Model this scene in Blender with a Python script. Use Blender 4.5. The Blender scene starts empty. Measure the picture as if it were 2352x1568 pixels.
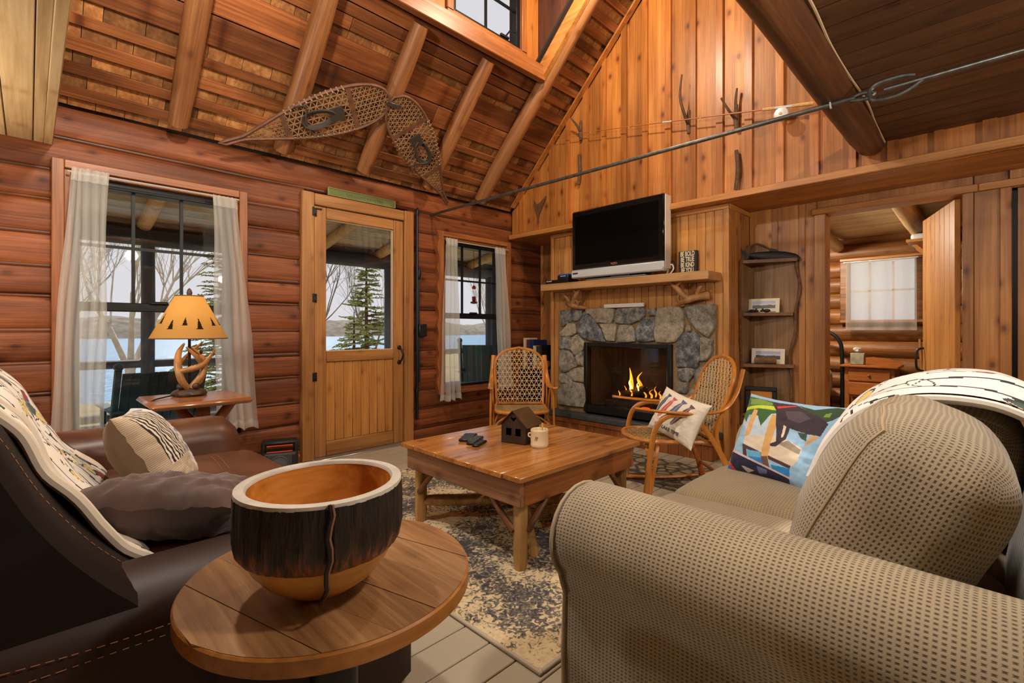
import bpy, bmesh, math, random
from math import sin, cos, pi, radians, sqrt, hypot, atan2
from mathutils import Vector, Matrix, noise as mnoise
random.seed(7)
C = bpy.context.scene.collection
SC = bpy.context.scene
# ------------------------------------------------------------------ camera, world, light
cam_d = bpy.data.cameras.new('camera'); cam = bpy.data.objects.new('camera', cam_d); C.objects.link(cam)
cam.location = (0, 0, 1.05); cam.rotation_euler = (radians(90), 0, radians(-45))
cam_d.sensor_width = 36; cam_d.lens = 1110 / 2352 * 36; cam_d.shift_y = -27 / 2352
cam_d.clip_start = 0.02; cam_d.clip_end = 500
SC.camera = cam
SC.view_settings.view_transform = 'Standard'; SC.view_settings.look = 'None'
SC.view_settings.gamma = 1.0; SC.view_settings.use_curve_mapping = False
SC.view_settings.exposure = 0.08
SC.cycles.use_denoising = True
SC.cycles.max_bounces = 6; SC.cycles.diffuse_bounces = 3; SC.cycles.glossy_bounces = 3
SC.cycles.use_adaptive_sampling = True; SC.cycles.adaptive_threshold = 0.06; SC.cycles.adaptive_min_samples = 16; SC.cycles.transparent_max_bounces = 8; SC.cycles.transmission_bounces = 4
SC.cycles.sample_clamp_indirect = 4.0; SC.cycles.caustics_reflective = False; SC.cycles.caustics_refractive = False
world = bpy.data.worlds.new('sky'); SC.world = world; world.use_nodes = True
wb = world.node_tree.nodes['Background']; wb.inputs[0].default_value = (0.80, 0.80, 0.84, 1); wb.inputs[1].default_value = 0.90
sd = bpy.data.lights.new('sun', 'SUN'); sd.energy = 4.8; sd.angle = 0.01; sd.color = (1, .93, .82)
sun = bpy.data.objects.new('sun', sd); C.objects.link(sun)
sun.rotation_euler = (radians(-38), radians(18), 0)      # high sun over the lake, kept out of the room by the porch roof
def lamp(name, loc, power, color=(1, .72, .42), radius=.07):
    d = bpy.data.lights.new(name, 'POINT'); d.energy = power * 3.2; d.color = color; d.shadow_soft_size = radius
    o = bpy.data.objects.new(name, d); C.objects.link(o); o.location = loc
    return o
# (x, y, z, power, colour): lamps out of view, each built further down with a canopy
UNSEEN_LAMPS = [(0.95, 0.0, 2.02, 20, (1, .91, .79)),      # under the loft floor near the sofa
           (-0.75, 2.9, 1.55, 16, (1, .91, .78)),     # unseen lamp added to brighten the pale loft ceiling from below
           (2.3, -1.3, 3.15, 60, (1, .84, .64)),      # in the loft room
           (2.55, 1.95, 3.72, 34, (1, .83, .60)),      # hanging under the ridge
           (0.4, 1.9, 2.75, 33, (1, .90, .77)),        # unseen lamp added mid-room to brighten the roof and log wall
           (2.4, -1.6, 1.93, 22, (1, .89, .74)),      # by the bedroom door
           (5.4, 1.5, 1.93, 27, (1, .88, .70))]      # bedroom
for i, (x, y, z, p, c) in enumerate(UNSEEN_LAMPS): lamp('bulb_light', (x, y, z), p, c, .06)

# ------------------------------------------------------------------ helpers
def lin(c):
    r = []
    for v in c[:3]:
        v = v / 255.0
        r.append(v / 12.92 if v <= .04045 else ((v + .055) / 1.055) ** 2.4)
    return (r[0], r[1], r[2], 1)
def worig(o):
    v = Vector((0, 0, 0))
    while o is not None: v += o.location; o = o.parent
    return v
_idx = {}
def _cb_topology():
    vid = {}; k = 0
    for sx in (0, 1):
        for sy in (0, 1):
            for sz in (0, 1):
                for ax in range(3): vid[(sx, sy, sz, ax)] = k; k += 1
    F = []
    for ax in range(3):
        a, b = [i for i in range(3) if i != ax]
        for s in (0, 1):
            q = []
            for (p, r) in ((0, 0), (1, 0), (1, 1), (0, 1)):
                t = [0, 0, 0]; t[ax] = s; t[a] = p; t[b] = r; q.append(vid[(*t, ax)])
            F.append(q)
    for t in range(3):
        a, b = [i for i in range(3) if i != t]
        for p in (0, 1):
            for r in (0, 1):
                c0 = [0, 0, 0]; c0[a] = p; c0[b] = r; c1 = c0[:]; c1[t] = 1
                F.append([vid[(*c0, a)], vid[(*c1, a)], vid[(*c1, b)], vid[(*c0, b)]])
    for sx in (0, 1):
        for sy in (0, 1):
            for sz in (0, 1): F.append([vid[(sx, sy, sz, 0)], vid[(sx, sy, sz, 1)], vid[(sx, sy, sz, 2)]])
    vs = _cb_verts(-1, 1, -1, 1, -1, 1, .2)
    out = []
    for f in F:
        p = [Vector(vs[i]) for i in f]; n = (p[1] - p[0]).cross(p[2] - p[0]); c = sum(p, Vector()) / len(p)
        out.append(tuple(f) if n.dot(c) > 0 else tuple(reversed(f)))
    return out
def _cb_verts(x0, x1, y0, y1, z0, z1, b):
    lo, hi = (x0, y0, z0), (x1, y1, z1); out = []
    for sx in (0, 1):
        for sy in (0, 1):
            for sz in (0, 1):
                s = (sx, sy, sz)
                for ax in range(3):
                    out.append(tuple((hi[i] if s[i] else lo[i]) if i == ax else ((hi[i] - b) if s[i] else (lo[i] + b)) for i in range(3)))
    return out
CBF = _cb_topology()
BXF = [(0, 3, 2, 1), (4, 5, 6, 7), (0, 1, 5, 4), (1, 2, 6, 5), (2, 3, 7, 6), (3, 0, 4, 7)]
def frame_mat(origin, xa, ya, za):
    m = Matrix.Identity(4)
    for i, a in enumerate((xa, ya, za)):
        a = Vector(a).normalized()
        for j in range(3): m[j][i] = a[j]
    for j in range(3): m[j][3] = origin[j]
    return m
def spline(pts, n=8):
    P = [Vector(p) for p in pts]; out = []
    for i in range(len(P) - 1):
        a = P[max(0, i - 1)]; b = P[i]; c = P[i + 1]; d = P[min(len(P) - 1, i + 2)]
        for k in range(n):
            t = k / n
            out.append(.5 * ((2 * b) + (c - a) * t + (2 * a - 5 * b + 4 * c - d) * t * t + (3 * b - a - 3 * c + d) * t ** 3))
    out.append(P[-1]); return out
def lerp_list(r, n):
    out = []
    for i in range(n):
        t = i / (n - 1) * (len(r) - 1); k = min(int(t), len(r) - 2); out.append(r[k] + (r[k + 1] - r[k]) * (t - k))
    return out
class MB:
    def __init__(s): s.v = []; s.f = []; s.uv = {}; s.col = None
    def add(s, vs, fs, M=None):
        n = len(s.v)
        if M is not None: vs = [tuple(M @ Vector(p)) for p in vs]
        s.v += [tuple(p) for p in vs]; s.f += [tuple(i + n for i in f) for f in fs]
        return s
    def box(s, x0, x1, y0, y1, z0, z1, b=0, M=None):
        if x1 < x0: x0, x1 = x1, x0
        if y1 < y0: y0, y1 = y1, y0
        if z1 < z0: z0, z1 = z1, z0
        if b:
            b = min(b, (x1 - x0) * .45, (y1 - y0) * .45, (z1 - z0) * .45)
            return s.add(_cb_verts(x0, x1, y0, y1, z0, z1, b), CBF, M)
        return s.add([(x0, y0, z0), (x1, y0, z0), (x1, y1, z0), (x0, y1, z0), (x0, y0, z1), (x1, y0, z1), (x1, y1, z1), (x0, y1, z1)], BXF, M)
    def beam(s, a, b, w, h, up=(0, 0, 1), c=0):          # rectangular bar from a to b, w across, h along up
        a = Vector(a); b = Vector(b); d = (b - a); L = d.length; d.normalize()
        sx = d.cross(Vector(up)).normalized(); u = sx.cross(d)
        return s.box(-w / 2, w / 2, 0, L, -h / 2, h / 2, c, frame_mat(a, sx, d, u))
    def tube(s, pts, r, n=8, caps=True, close=False, flat=None):
        P = [Vector(p) for p in pts]; m = len(P)
        R = r if isinstance(r, (list, tuple)) else [r] * m
        if len(R) != m: R = lerp_list(list(R), m)
        T = []
        for i in range(m):
            if close: t = P[(i + 1) % m] - P[i - 1]
            else: t = P[min(i + 1, m - 1)] - P[max(i - 1, 0)]
            T.append(t.normalized() if t.length > 1e-9 else Vector((0, 0, 1)))
        ref = Vector((0, 0, 1)) if abs(T[0].z) < .9 else Vector((1, 0, 0))
        N = (ref - T[0] * ref.dot(T[0])).normalized(); vs = []; fs = []
        for i in range(m):
            N = (N - T[i] * N.dot(T[i])); N = N.normalized() if N.length > 1e-6 else T[i].orthogonal().normalized()
            B = T[i].cross(N)
            for k in range(n):
                a = 2 * pi * k / n; ca, sa = cos(a), sin(a)
                if flat: ca *= flat[0]; sa *= flat[1]
                vs.append(P[i] + (N * ca + B * sa) * R[i])
        for i in range(m if close else m - 1):
            j = (i + 1) % m
            for k in range(n):
                l = (k + 1) % n; fs.append((i * n + k, i * n + l, j * n + l, j * n + k))
        if caps and not close:
            fs.append(tuple(reversed(range(n)))); fs.append(tuple((m - 1) * n + k for k in range(n)))
        return s.add(vs, fs)
    def lathe(s, prof, n=32, c=(0, 0, 0), M=None, wob=None):
        vs = []; fs = []; m = len(prof)
        for i, (r, z) in enumerate(prof):
            for k in range(n):
                a = 2 * pi * k / n; rr = r * (1 + (wob(a, z) if wob else 0)); vs.append((c[0] + rr * cos(a), c[1] + rr * sin(a), c[2] + z))
        for i in range(m - 1):
            for k in range(n):
                l = (k + 1) % n; fs.append((i * n + k, i * n + l, (i + 1) * n + l, (i + 1) * n + k))
        return s.add(vs, fs, M)
    def ball(s, c, r, nu=12, nv=8, M=None):
        if not isinstance(r, (list, tuple)): r = (r, r, r)
        vs = []; fs = []
        for j in range(1, nv):
            t = pi * j / nv
            for i in range(nu):
                a = 2 * pi * i / nu; vs.append((c[0] + r[0] * sin(t) * cos(a), c[1] + r[1] * sin(t) * sin(a), c[2] + r[2] * cos(t)))
        top = len(vs); vs.append((c[0], c[1], c[2] + r[2])); bot = len(vs); vs.append((c[0], c[1], c[2] - r[2]))
        for j in range(nv - 2):
            for i in range(nu):
                k = (i + 1) % nu; fs.append((j * nu + i, (j + 1) * nu + i, (j + 1) * nu + k, j * nu + k))
        for i in range(nu):
            k = (i + 1) % nu; fs.append((top, i, k)); fs.append((bot, (nv - 2) * nu + k, (nv - 2) * nu + i))
        return s.add(vs, fs, M)
    def prism(s, poly, h0, h1, M=None, inset=0, ih=0):   # polygon in xy, extruded in z (optional rounded top: inset / ih)
        n = len(poly); vs = [(x, y, h0) for x, y in poly]
        rings = [(0, h1)] if not inset else [(0, h1 - ih), (inset * .35, h1 - ih * .35), (inset, h1)]
        cx = sum(p[0] for p in poly) / n; cy = sum(p[1] for p in poly) / n
        for ins, h in rings:
            for x, y in poly:
                d = hypot(x - cx, y - cy) or 1; k = max(0, (d - ins) / d); vs.append((cx + (x - cx) * k, cy + (y - cy) * k, h))
        fs = [tuple(reversed(range(n)))]
        for j in range(len(rings)):
            for i in range(n):
                k = (i + 1) % n; fs.append((j * n + i, j * n + k, (j + 1) * n + k, (j + 1) * n + i))
        fs.append(tuple(len(rings) * n + i for i in range(n)))
        return s.add(vs, fs, M)
    def grid(s, fn, nu, nv, uvs=(1, 1), cu=False, cv=False, flip=False):   # fn(u,v)->xyz ; uv layer scaled by uvs
        n0 = len(s.v); mu = nu if cu else nu + 1; mv = nv if cv else nv + 1
        for j in range(mv):
            for i in range(mu): s.v.append(tuple(fn(i / nu, j / nv)))
        for j in range(nv):
            for i in range(nu):
                a = n0 + j * mu + i; b = n0 + j * mu + (i + 1) % mu; c = n0 + ((j + 1) % mv) * mu + (i + 1) % mu; d = n0 + ((j + 1) % mv) * mu + i
                f = (a, b, c, d); u4 = [(i / nu, j / nv), ((i + 1) / nu, j / nv), ((i + 1) / nu, (j + 1) / nv), (i / nu, (j + 1) / nv)]
                if flip: f = f[::-1]; u4 = u4[::-1]
                s.uv[len(s.f)] = [(p * uvs[0], q * uvs[1]) for p, q in u4]; s.f.append(f)
        return s
    def build(s, name, mat, parent=None, world=True, ang=40, smooth=True, recalc=False, paint=None, label=None):
        off = worig(parent) if (parent is not None and world) else Vector((0, 0, 0))
        me = bpy.data.meshes.new(name)
        me.from_pydata([(p[0] - off.x, p[1] - off.y, p[2] - off.z) for p in s.v] if off.length else s.v, [], s.f)
        if recalc:
            b = bmesh.new(); b.from_mesh(me); bmesh.ops.recalc_face_normals(b, faces=b.faces[:]); b.to_mesh(me); b.free()
        if s.uv and not recalc:
            ul = me.uv_layers.new(name='uv'); k = 0; buf = []
            for i, f in enumerate(s.f):
                q = s.uv.get(i)
                for j in range(len(f)): buf += (q[j] if q else (0, 0))
            ul.data.foreach_set('uv', buf)
        if paint is not None and s.uv:                    # printed pattern: one colour for each face, from its uv centre
            ca = me.color_attributes.new('print', 'FLOAT_COLOR', 'CORNER'); buf = []
            for i, f in enumerate(s.f):
                q = s.uv.get(i); c = paint(sum(p[0] for p in q) / 4, sum(p[1] for p in q) / 4) if q else (.5, .5, .5, 1)
                for j in range(len(f)): buf += list(c)
            ca.data.foreach_set('color', buf)
        if smooth: me.shade_smooth(); me.set_sharp_from_angle(angle=radians(ang))
        me.materials.append(mat)
        o = bpy.data.objects.new(name, me); C.objects.link(o)
        if parent is not None: o.parent = parent
        if label: o['label'] = label
        return o
def tag(o, label, cat, group=None, kind=None):
    o['label'] = label; o['category'] = cat
    if group: o['group'] = group
    if kind: o['kind'] = kind
    return o
def thing(name, label, cat, loc=(0, 0, 0), rz=0, group=None):
    o = bpy.data.objects.new(name, None); C.objects.link(o); o.location = loc; o.rotation_euler = (0, 0, rz); o.empty_display_size = .05
    return tag(o, label, cat, group)
def struct(name, loc=(0, 0, 0)):
    o = bpy.data.objects.new(name, None); C.objects.link(o); o.location = loc; o['kind'] = 'structure'; o.empty_display_size = .05
    return o
def copy_tree(o, parent=None):
    c = o.copy(); C.objects.link(c); c.parent = parent
    for ch in list(o.children): copy_tree(ch, c)
    return c
def text_obj(name, s, size, mat, M, parent=None, extrude=.0008, align='CENTER', sx=1.0, bold=0.0):
    cu = bpy.data.curves.new('lettering', 'FONT'); cu.body = s; cu.size = size; cu.align_x = align; cu.align_y = 'CENTER'; cu.extrude = extrude; cu.space_line = .93; cu.offset = bold
    cu.resolution_u = 3
    t = bpy.data.objects.new('lettering', cu); C.objects.link(t); bpy.context.view_layer.update()
    me = bpy.data.meshes.new_from_object(t); bpy.data.objects.remove(t); bpy.data.curves.remove(cu)
    if sx != 1: me.transform(Matrix.Diagonal((sx, 1, 1, 1)))
    me.transform(M); me.materials.clear(); me.materials.append(mat)
    if parent is not None: me.transform(Matrix.Translation(-worig(parent)))
    me.name = name
    o = bpy.data.objects.new(name, me); C.objects.link(o); o.parent = parent
    return o
def fbm(x, y=0.0, z=0.0): return mnoise.fractal(Vector((x, y, z)), 1.0, 2.0, 3)
def n1(x, y=0.0, z=0.0): return mnoise.noise(Vector((x, y, z)))
def log_mesh(mb, a, b, r, n=12, seg=.25, wob=.05, seed=0, ends=True, ry=1.0, rb=1.0, sq=1.0):
    a = Vector(a); b = Vector(b); L = (b - a).length; m = max(2, int(L / seg) + 1)
    d = (b - a).normalized(); ref = Vector((0, 0, 1)) if abs(d.z) < .9 else Vector((1, 0, 0))
    N = (ref - d * ref.dot(d)).normalized(); B = d.cross(N); vs = []; fs = []
    for i in range(m + 1):
        p = a + d * (L * i / m); t = L * i / m
        e = 1 - (.12 if ends and i in (0, m) else 0)
        for k in range(n):
            an = 2 * pi * k / n; q = 1 + wob * fbm(cos(an) * .9 + seed * 3.1, sin(an) * .9 + seed, t * 1.7) * 1.6
            ca, sa = cos(an), sin(an); vs.append(p + (N * math.copysign(abs(ca) ** sq, ca) * ry + B * math.copysign(abs(sa) ** sq, sa) * rb) * r * q * e)
    for i in range(m):
        for k in range(n):
            l = (k + 1) % n; fs.append((i * n + k, i * n + l, (i + 1) * n + l, (i + 1) * n + k))
    fs.append(tuple(reversed(range(n)))); fs.append(tuple(m * n + k for k in range(n)))
    return mb.add(vs, fs)
def weld(o, d=.0004):
    b = bmesh.new(); b.from_mesh(o.data); bmesh.ops.remove_doubles(b, verts=b.verts[:], dist=d); b.to_mesh(o.data); b.free(); o.data.shade_smooth(); return o
def softmap(p, half, r, bulge, wr=0, seed=0):
    inn = [max(-(half[i] - r), min(half[i] - r, p[i])) for i in range(3)]; d = Vector([p[i] - inn[i] for i in range(3)]); d = d.normalized() * r if d.length > 1e-9 else d
    q = Vector(inn) + d; f = [1 - (q[i] / half[i]) ** 2 for i in range(3)]
    for i in range(3):
        o_ = [j for j in range(3) if j != i]; q[i] += bulge[i] * max(0, f[o_[0]]) ** .7 * max(0, f[o_[1]]) ** .7 * (q[i] / half[i])
    if wr: q += Vector((n1(q.x * 9 + seed, q.y * 9, q.z * 9), n1(q.x * 9, q.y * 9 + seed + 5, q.z * 9), n1(q.x * 9, q.y * 9, q.z * 9 + seed + 9))) * wr
    return q
def softbox(mb, half, r, bulge=(0, 0, 0), M=None, n=8, k=4, wr=0, seed=0, pinch=0):
    # rounded, puffed block: six gridded faces, uv in metres
    def par(h):
        q = max(.001, h - r); return [-1 + (r / h) * i / k for i in range(k)] + [(-q + 2 * q * i / n) / h for i in range(n + 1)] + [1 - (r / h) * (k - 1 - i) / k for i in range(k)]
    for ax in range(3):
        a, b = [(1, 2), (0, 2), (0, 1)][ax]; pa, pb = par(half[a]), par(half[b])
        for s in (-1, 1):
            n0 = len(mb.v); vs = []
            for vb in pb:
                for va in pa:
                    p = [0, 0, 0]; p[ax] = s * half[ax]; p[a] = va * half[a]; p[b] = vb * half[b]
                    inn = [max(-(half[i] - r), min(half[i] - r, p[i])) for i in range(3)]; d = Vector([p[i] - inn[i] for i in range(3)]); d = d.normalized() * r if d.length > 1e-9 else d
                    q = Vector(inn) + d
                    f = [1 - (q[i] / half[i]) ** 2 for i in range(3)]
                    for i in range(3):
                        o_ = [j for j in range(3) if j != i]; q[i] += bulge[i] * max(0, f[o_[0]]) ** .7 * max(0, f[o_[1]]) ** .7 * (q[i] / half[i])
                    if False:
                        e = (q[0] / half[0]) ** 2 * (q[1] / half[1]) ** 2; q[2] *= 1 - .75 * min(1, max(abs(q[0] / half[0]), abs(q[1] / half[1])) ** 6) if pinch else 1; g = 1 + pinch * (e - .35 * (max(abs(q[0] / half[0]), abs(q[1] / half[1])) ** 4)); q[0] *= g; q[1] *= g
                    if wr: q += Vector((n1(q.x * 9 + seed, q.y * 9, q.z * 9), n1(q.x * 9, q.y * 9 + seed + 5, q.z * 9), n1(q.x * 9, q.y * 9, q.z * 9 + seed + 9))) * wr
                    vs.append(tuple(M @ q) if M is not None else tuple(q))
            mb.v += vs; w = len(pa)
            for j in range(len(pb) - 1):
                for i in range(w - 1):
                    f = (n0 + j * w + i, n0 + j * w + i + 1, n0 + (j + 1) * w + i + 1, n0 + (j + 1) * w + i); uv = [(pa[i] * half[a], pb[j] * half[b]), (pa[i + 1] * half[a], pb[j] * half[b]), (pa[i + 1] * half[a], pb[j + 1] * half[b]), (pa[i] * half[a], pb[j + 1] * half[b])]
                    flip = (s > 0) == (ax == 1)
                    if flip: f = f[::-1]; uv = uv[::-1]
                    mb.uv[len(mb.f)] = uv; mb.f.append(f)
    return mb
def inpoly(x, y, P):
    c = False; j = len(P) - 1
    for i in range(len(P)):
        if (P[i][1] > y) != (P[j][1] > y) and x < (P[j][0] - P[i][0]) * (y - P[i][1]) / (P[j][1] - P[i][1]) + P[i][0]: c = not c
        j = i
    return c
def profile_sweep(mb, prof, y0, y1, m=24, bend=None, caps=True):
    # sweeps an (x,z) outline along y; uv in metres ; bend(t) -> (dx, dz, scale)
    L = [0]
    for i in range(1, len(prof)): L.append(L[-1] + hypot(prof[i][0] - prof[i - 1][0], prof[i][1] - prof[i - 1][1]))
    n0 = len(mb.v); w = len(prof)
    for j in range(m + 1):
        t = j / m; dx, dz, sc = bend(t) if bend else (0, 0, 1); cx = sum(p[0] for p in prof) / w; cz = sum(p[1] for p in prof) / w
        for p in prof: mb.v.append((cx + (p[0] - cx) * sc + dx, y0 + (y1 - y0) * t, cz + (p[1] - cz) * sc + dz))
    for j in range(m):
        for i in range(w - 1):
            mb.uv[len(mb.f)] = [(L[i], (y1 - y0) * j / m), (L[i + 1], (y1 - y0) * j / m), (L[i + 1], (y1 - y0) * (j + 1) / m), (L[i], (y1 - y0) * (j + 1) / m)]; mb.f.append((n0 + j * w + i, n0 + j * w + i + 1, n0 + (j + 1) * w + i + 1, n0 + (j + 1) * w + i))
    if caps:
        mb.uv[len(mb.f)] = [(p[0], p[1]) for p in prof]; mb.f.append(tuple(n0 + i for i in range(w))[::-1]); mb.uv[len(mb.f)] = [(p[0], p[1]) for p in prof]; mb.f.append(tuple(n0 + m * w + i for i in range(w)))
    return mb
# ------------------------------------------------------------------ materials
def newmat(name):
    m = bpy.data.materials.new(name); m.use_nodes = True; nt = m.node_tree; b = nt.nodes['Principled BSDF']
    return m, nt, b
def N(nt, t, **k):
    n = nt.nodes.new(t)
    for a, v in k.items(): setattr(n, a, v)
    return n
def ramp(nt, stops, interp='LINEAR'):
    r = N(nt, 'ShaderNodeValToRGB'); e = r.color_ramp.elements; r.color_ramp.interpolation = interp
    e[0].position = stops[0][0]; e[0].color = stops[0][1]; e[1].position = stops[-1][0]; e[1].color = stops[-1][1]
    for p, c in stops[1:-1]: q = e.new(p); q.color = c
    return r
def wood(name, dark, mid, light, axis='x', s=1.0, rough=.42, knots=.0, stain=.0, var=.25, bump=.25, spec=.45, hue=.0):
    m, nt, b = newmat(name); L = nt.links
    tc = N(nt, 'ShaderNodeTexCoord'); oi = N(nt, 'ShaderNodeObjectInfo')
    mul = N(nt, 'ShaderNodeMath', operation='MULTIPLY'); mul.inputs[1].default_value = 37.0; L.new(oi.outputs['Random'], mul.inputs[0])
    add = N(nt, 'ShaderNodeVectorMath', operation='ADD'); L.new(tc.outputs['Object'], add.inputs[0]); L.new(mul.outputs[0], add.inputs[1])
    mp = N(nt, 'ShaderNodeMapping'); L.new(add.outputs[0], mp.inputs['Vector'])
    sc = {'x': (1.1, 16, 16), 'y': (16, 1.1, 16), 'z': (16, 16, 1.1)}[axis]; mp.inputs['Scale'].default_value = [q * s for q in sc]
    nz = N(nt, 'ShaderNodeTexNoise'); L.new(mp.outputs[0], nz.inputs['Vector']); nz.inputs['Scale'].default_value = 1.3; nz.inputs['Detail'].default_value = 5; nz.inputs['Roughness'].default_value = .62; nz.inputs['Distortion'].default_value = .4
    mpf = N(nt, 'ShaderNodeMapping'); L.new(add.outputs[0], mpf.inputs['Vector']); mpf.inputs['Scale'].default_value = [q * s * (7 if q > 2 else 2.2) for q in sc]
    nf = N(nt, 'ShaderNodeTexNoise'); L.new(mpf.outputs[0], nf.inputs['Vector']); nf.inputs['Scale'].default_value = 1.0; nf.inputs['Detail'].default_value = 3
    mf = N(nt, 'ShaderNodeMath', operation='MULTIPLY_ADD'); mf.inputs[1].default_value = .42; L.new(nf.outputs['Fac'], mf.inputs[0]); mf2 = N(nt, 'ShaderNodeMath', operation='MULTIPLY'); mf2.inputs[1].default_value = .62; L.new(nz.outputs['Fac'], mf2.inputs[0]); mf3 = N(nt, 'ShaderNodeMath', operation='ADD'); mf3.inputs[1].default_value = -.02; L.new(mf2.outputs[0], mf3.inputs[0]); L.new(mf3.outputs[0], mf.inputs[2])
    rp = ramp(nt, [(.25, lin(dark)), (.5, lin(mid)), (.75, lin(light))]); L.new(mf.outputs[0], rp.inputs[0]); out = rp.outputs[0]
    if stain:
        n2 = N(nt, 'ShaderNodeTexNoise'); mp2 = N(nt, 'ShaderNodeMapping'); L.new(add.outputs[0], mp2.inputs['Vector']); mp2.inputs['Scale'].default_value = [max(.5, q * .12) * s for q in sc]
        L.new(mp2.outputs[0], n2.inputs['Vector']); n2.inputs['Scale'].default_value = 2.2; n2.inputs['Detail'].default_value = 4
        r2 = ramp(nt, [(.40, (1, 1, 1, 1)), (.66, (.30, .25, .22, 1))]); L.new(n2.outputs['Fac'], r2.inputs[0])
        mx = N(nt, 'ShaderNodeMixRGB', blend_type='MULTIPLY'); mx.inputs[0].default_value = stain; L.new(out, mx.inputs[1]); L.new(r2.outputs[0], mx.inputs[2]); out = mx.outputs[0]
    if knots:
        vo = N(nt, 'ShaderNodeTexVoronoi', voronoi_dimensions='2D'); sp3 = N(nt, 'ShaderNodeSeparateXYZ'); L.new(add.outputs[0], sp3.inputs[0])
        ac, al = {'x': ((1, 2), 0), 'y': ((0, 2), 1), 'z': ((0, 1), 2)}[axis]
        pl = N(nt, 'ShaderNodeMath', operation='ADD'); L.new(sp3.outputs[ac[0]], pl.inputs[0]); L.new(sp3.outputs[ac[1]], pl.inputs[1])
        m6 = N(nt, 'ShaderNodeMath', operation='MULTIPLY'); m6.inputs[1].default_value = 5.0; L.new(pl.outputs[0], m6.inputs[0]); m7 = N(nt, 'ShaderNodeMath', operation='MULTIPLY'); m7.inputs[1].default_value = 3.0; L.new(sp3.outputs[al], m7.inputs[0])
        cm = N(nt, 'ShaderNodeCombineXYZ'); L.new(m6.outputs[0], cm.inputs[0]); L.new(m7.outputs[0], cm.inputs[1]); L.new(cm.outputs[0], vo.inputs['Vector']); vo.inputs['Scale'].default_value = 1.0
        r3 = ramp(nt, [(.025, (.10, .045, .02, 1)), (.05, (.26, .14, .07, 1)), (.085, (.70, .56, .43, 1)), (.18, (1, 1, 1, 1))]); L.new(vo.outputs['Distance'], r3.inputs[0])
        mx = N(nt, 'ShaderNodeMixRGB', blend_type='MULTIPLY'); mx.inputs[0].default_value = knots; L.new(out, mx.inputs[1]); L.new(r3.outputs[0], mx.inputs[2]); out = mx.outputs[0]
    hs = N(nt, 'ShaderNodeHueSaturation'); mr = N(nt, 'ShaderNodeMapRange'); mr.inputs['To Min'].default_value = 1 - var; mr.inputs['To Max'].default_value = 1 + var
    L.new(oi.outputs['Random'], mr.inputs['Value']); L.new(mr.outputs[0], hs.inputs['Value']); L.new(out, hs.inputs['Color']); L.new(hs.outputs[0], b.inputs['Base Color'])
    b.inputs['Roughness'].default_value = rough; b.inputs['Specular IOR Level'].default_value = spec
    if bump:
        bp = N(nt, 'ShaderNodeBump'); bp.inputs['Strength'].default_value = bump; bp.inputs['Distance'].default_value = .01; L.new(nz.outputs['Fac'], bp.inputs['Height']); L.new(bp.outputs[0], b.inputs['Normal'])
    return m
def plain(name, col, rough=.5, metal=0.0, spec=.5, nscale=0, namt=.25, bump=0, coat=0, sheen=0):
    m, nt, b = newmat(name); L = nt.links; b.inputs['Base Color'].default_value = lin(col); b.inputs['Roughness'].default_value = rough
    b.inputs['Metallic'].default_value = metal; b.inputs['Specular IOR Level'].default_value = spec
    if coat: b.inputs['Coat Weight'].default_value = coat; b.inputs['Coat Roughness'].default_value = .15
    if sheen: b.inputs['Sheen Weight'].default_value = sheen
    if nscale:
        tc = N(nt, 'ShaderNodeTexCoord'); nz = N(nt, 'ShaderNodeTexNoise'); L.new(tc.outputs['Object'], nz.inputs['Vector']); nz.inputs['Scale'].default_value = nscale; nz.inputs['Detail'].default_value = 5
        c = lin(col); rp = ramp(nt, [(.3, tuple(x * (1 - namt) for x in c[:3]) + (1,)), (.7, tuple(min(1, x * (1 + namt)) for x in c[:3]) + (1,))]); L.new(nz.outputs['Fac'], rp.inputs[0]); L.new(rp.outputs[0], b.inputs['Base Color'])
        if bump:
            bp = N(nt, 'ShaderNodeBump'); bp.inputs['Strength'].default_value = bump; bp.inputs['Distance'].default_value = .005; L.new(nz.outputs['Fac'], bp.inputs['Height']); L.new(bp.outputs[0], b.inputs['Normal'])
    return m
def printed(name, rough=.8, sheen=.0, bump=0, spec=.3):
    m, nt, b = newmat(name); a = N(nt, 'ShaderNodeVertexColor', layer_name='print'); nt.links.new(a.outputs[0], b.inputs['Base Color']); b.inputs['Roughness'].default_value = rough; b.inputs['Specular IOR Level'].default_value = spec
    if sheen: b.inputs['Sheen Weight'].default_value = sheen
    if bump:
        tc = N(nt, 'ShaderNodeTexCoord'); nz = N(nt, 'ShaderNodeTexNoise'); nt.links.new(tc.outputs['Object'], nz.inputs['Vector']); nz.inputs['Scale'].default_value = 260
        bp = N(nt, 'ShaderNodeBump'); bp.inputs['Strength'].default_value = bump; bp.inputs['Distance'].default_value = .003; nt.links.new(nz.outputs['Fac'], bp.inputs['Height']); nt.links.new(bp.outputs[0], b.inputs['Normal'])
    return m
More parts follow.
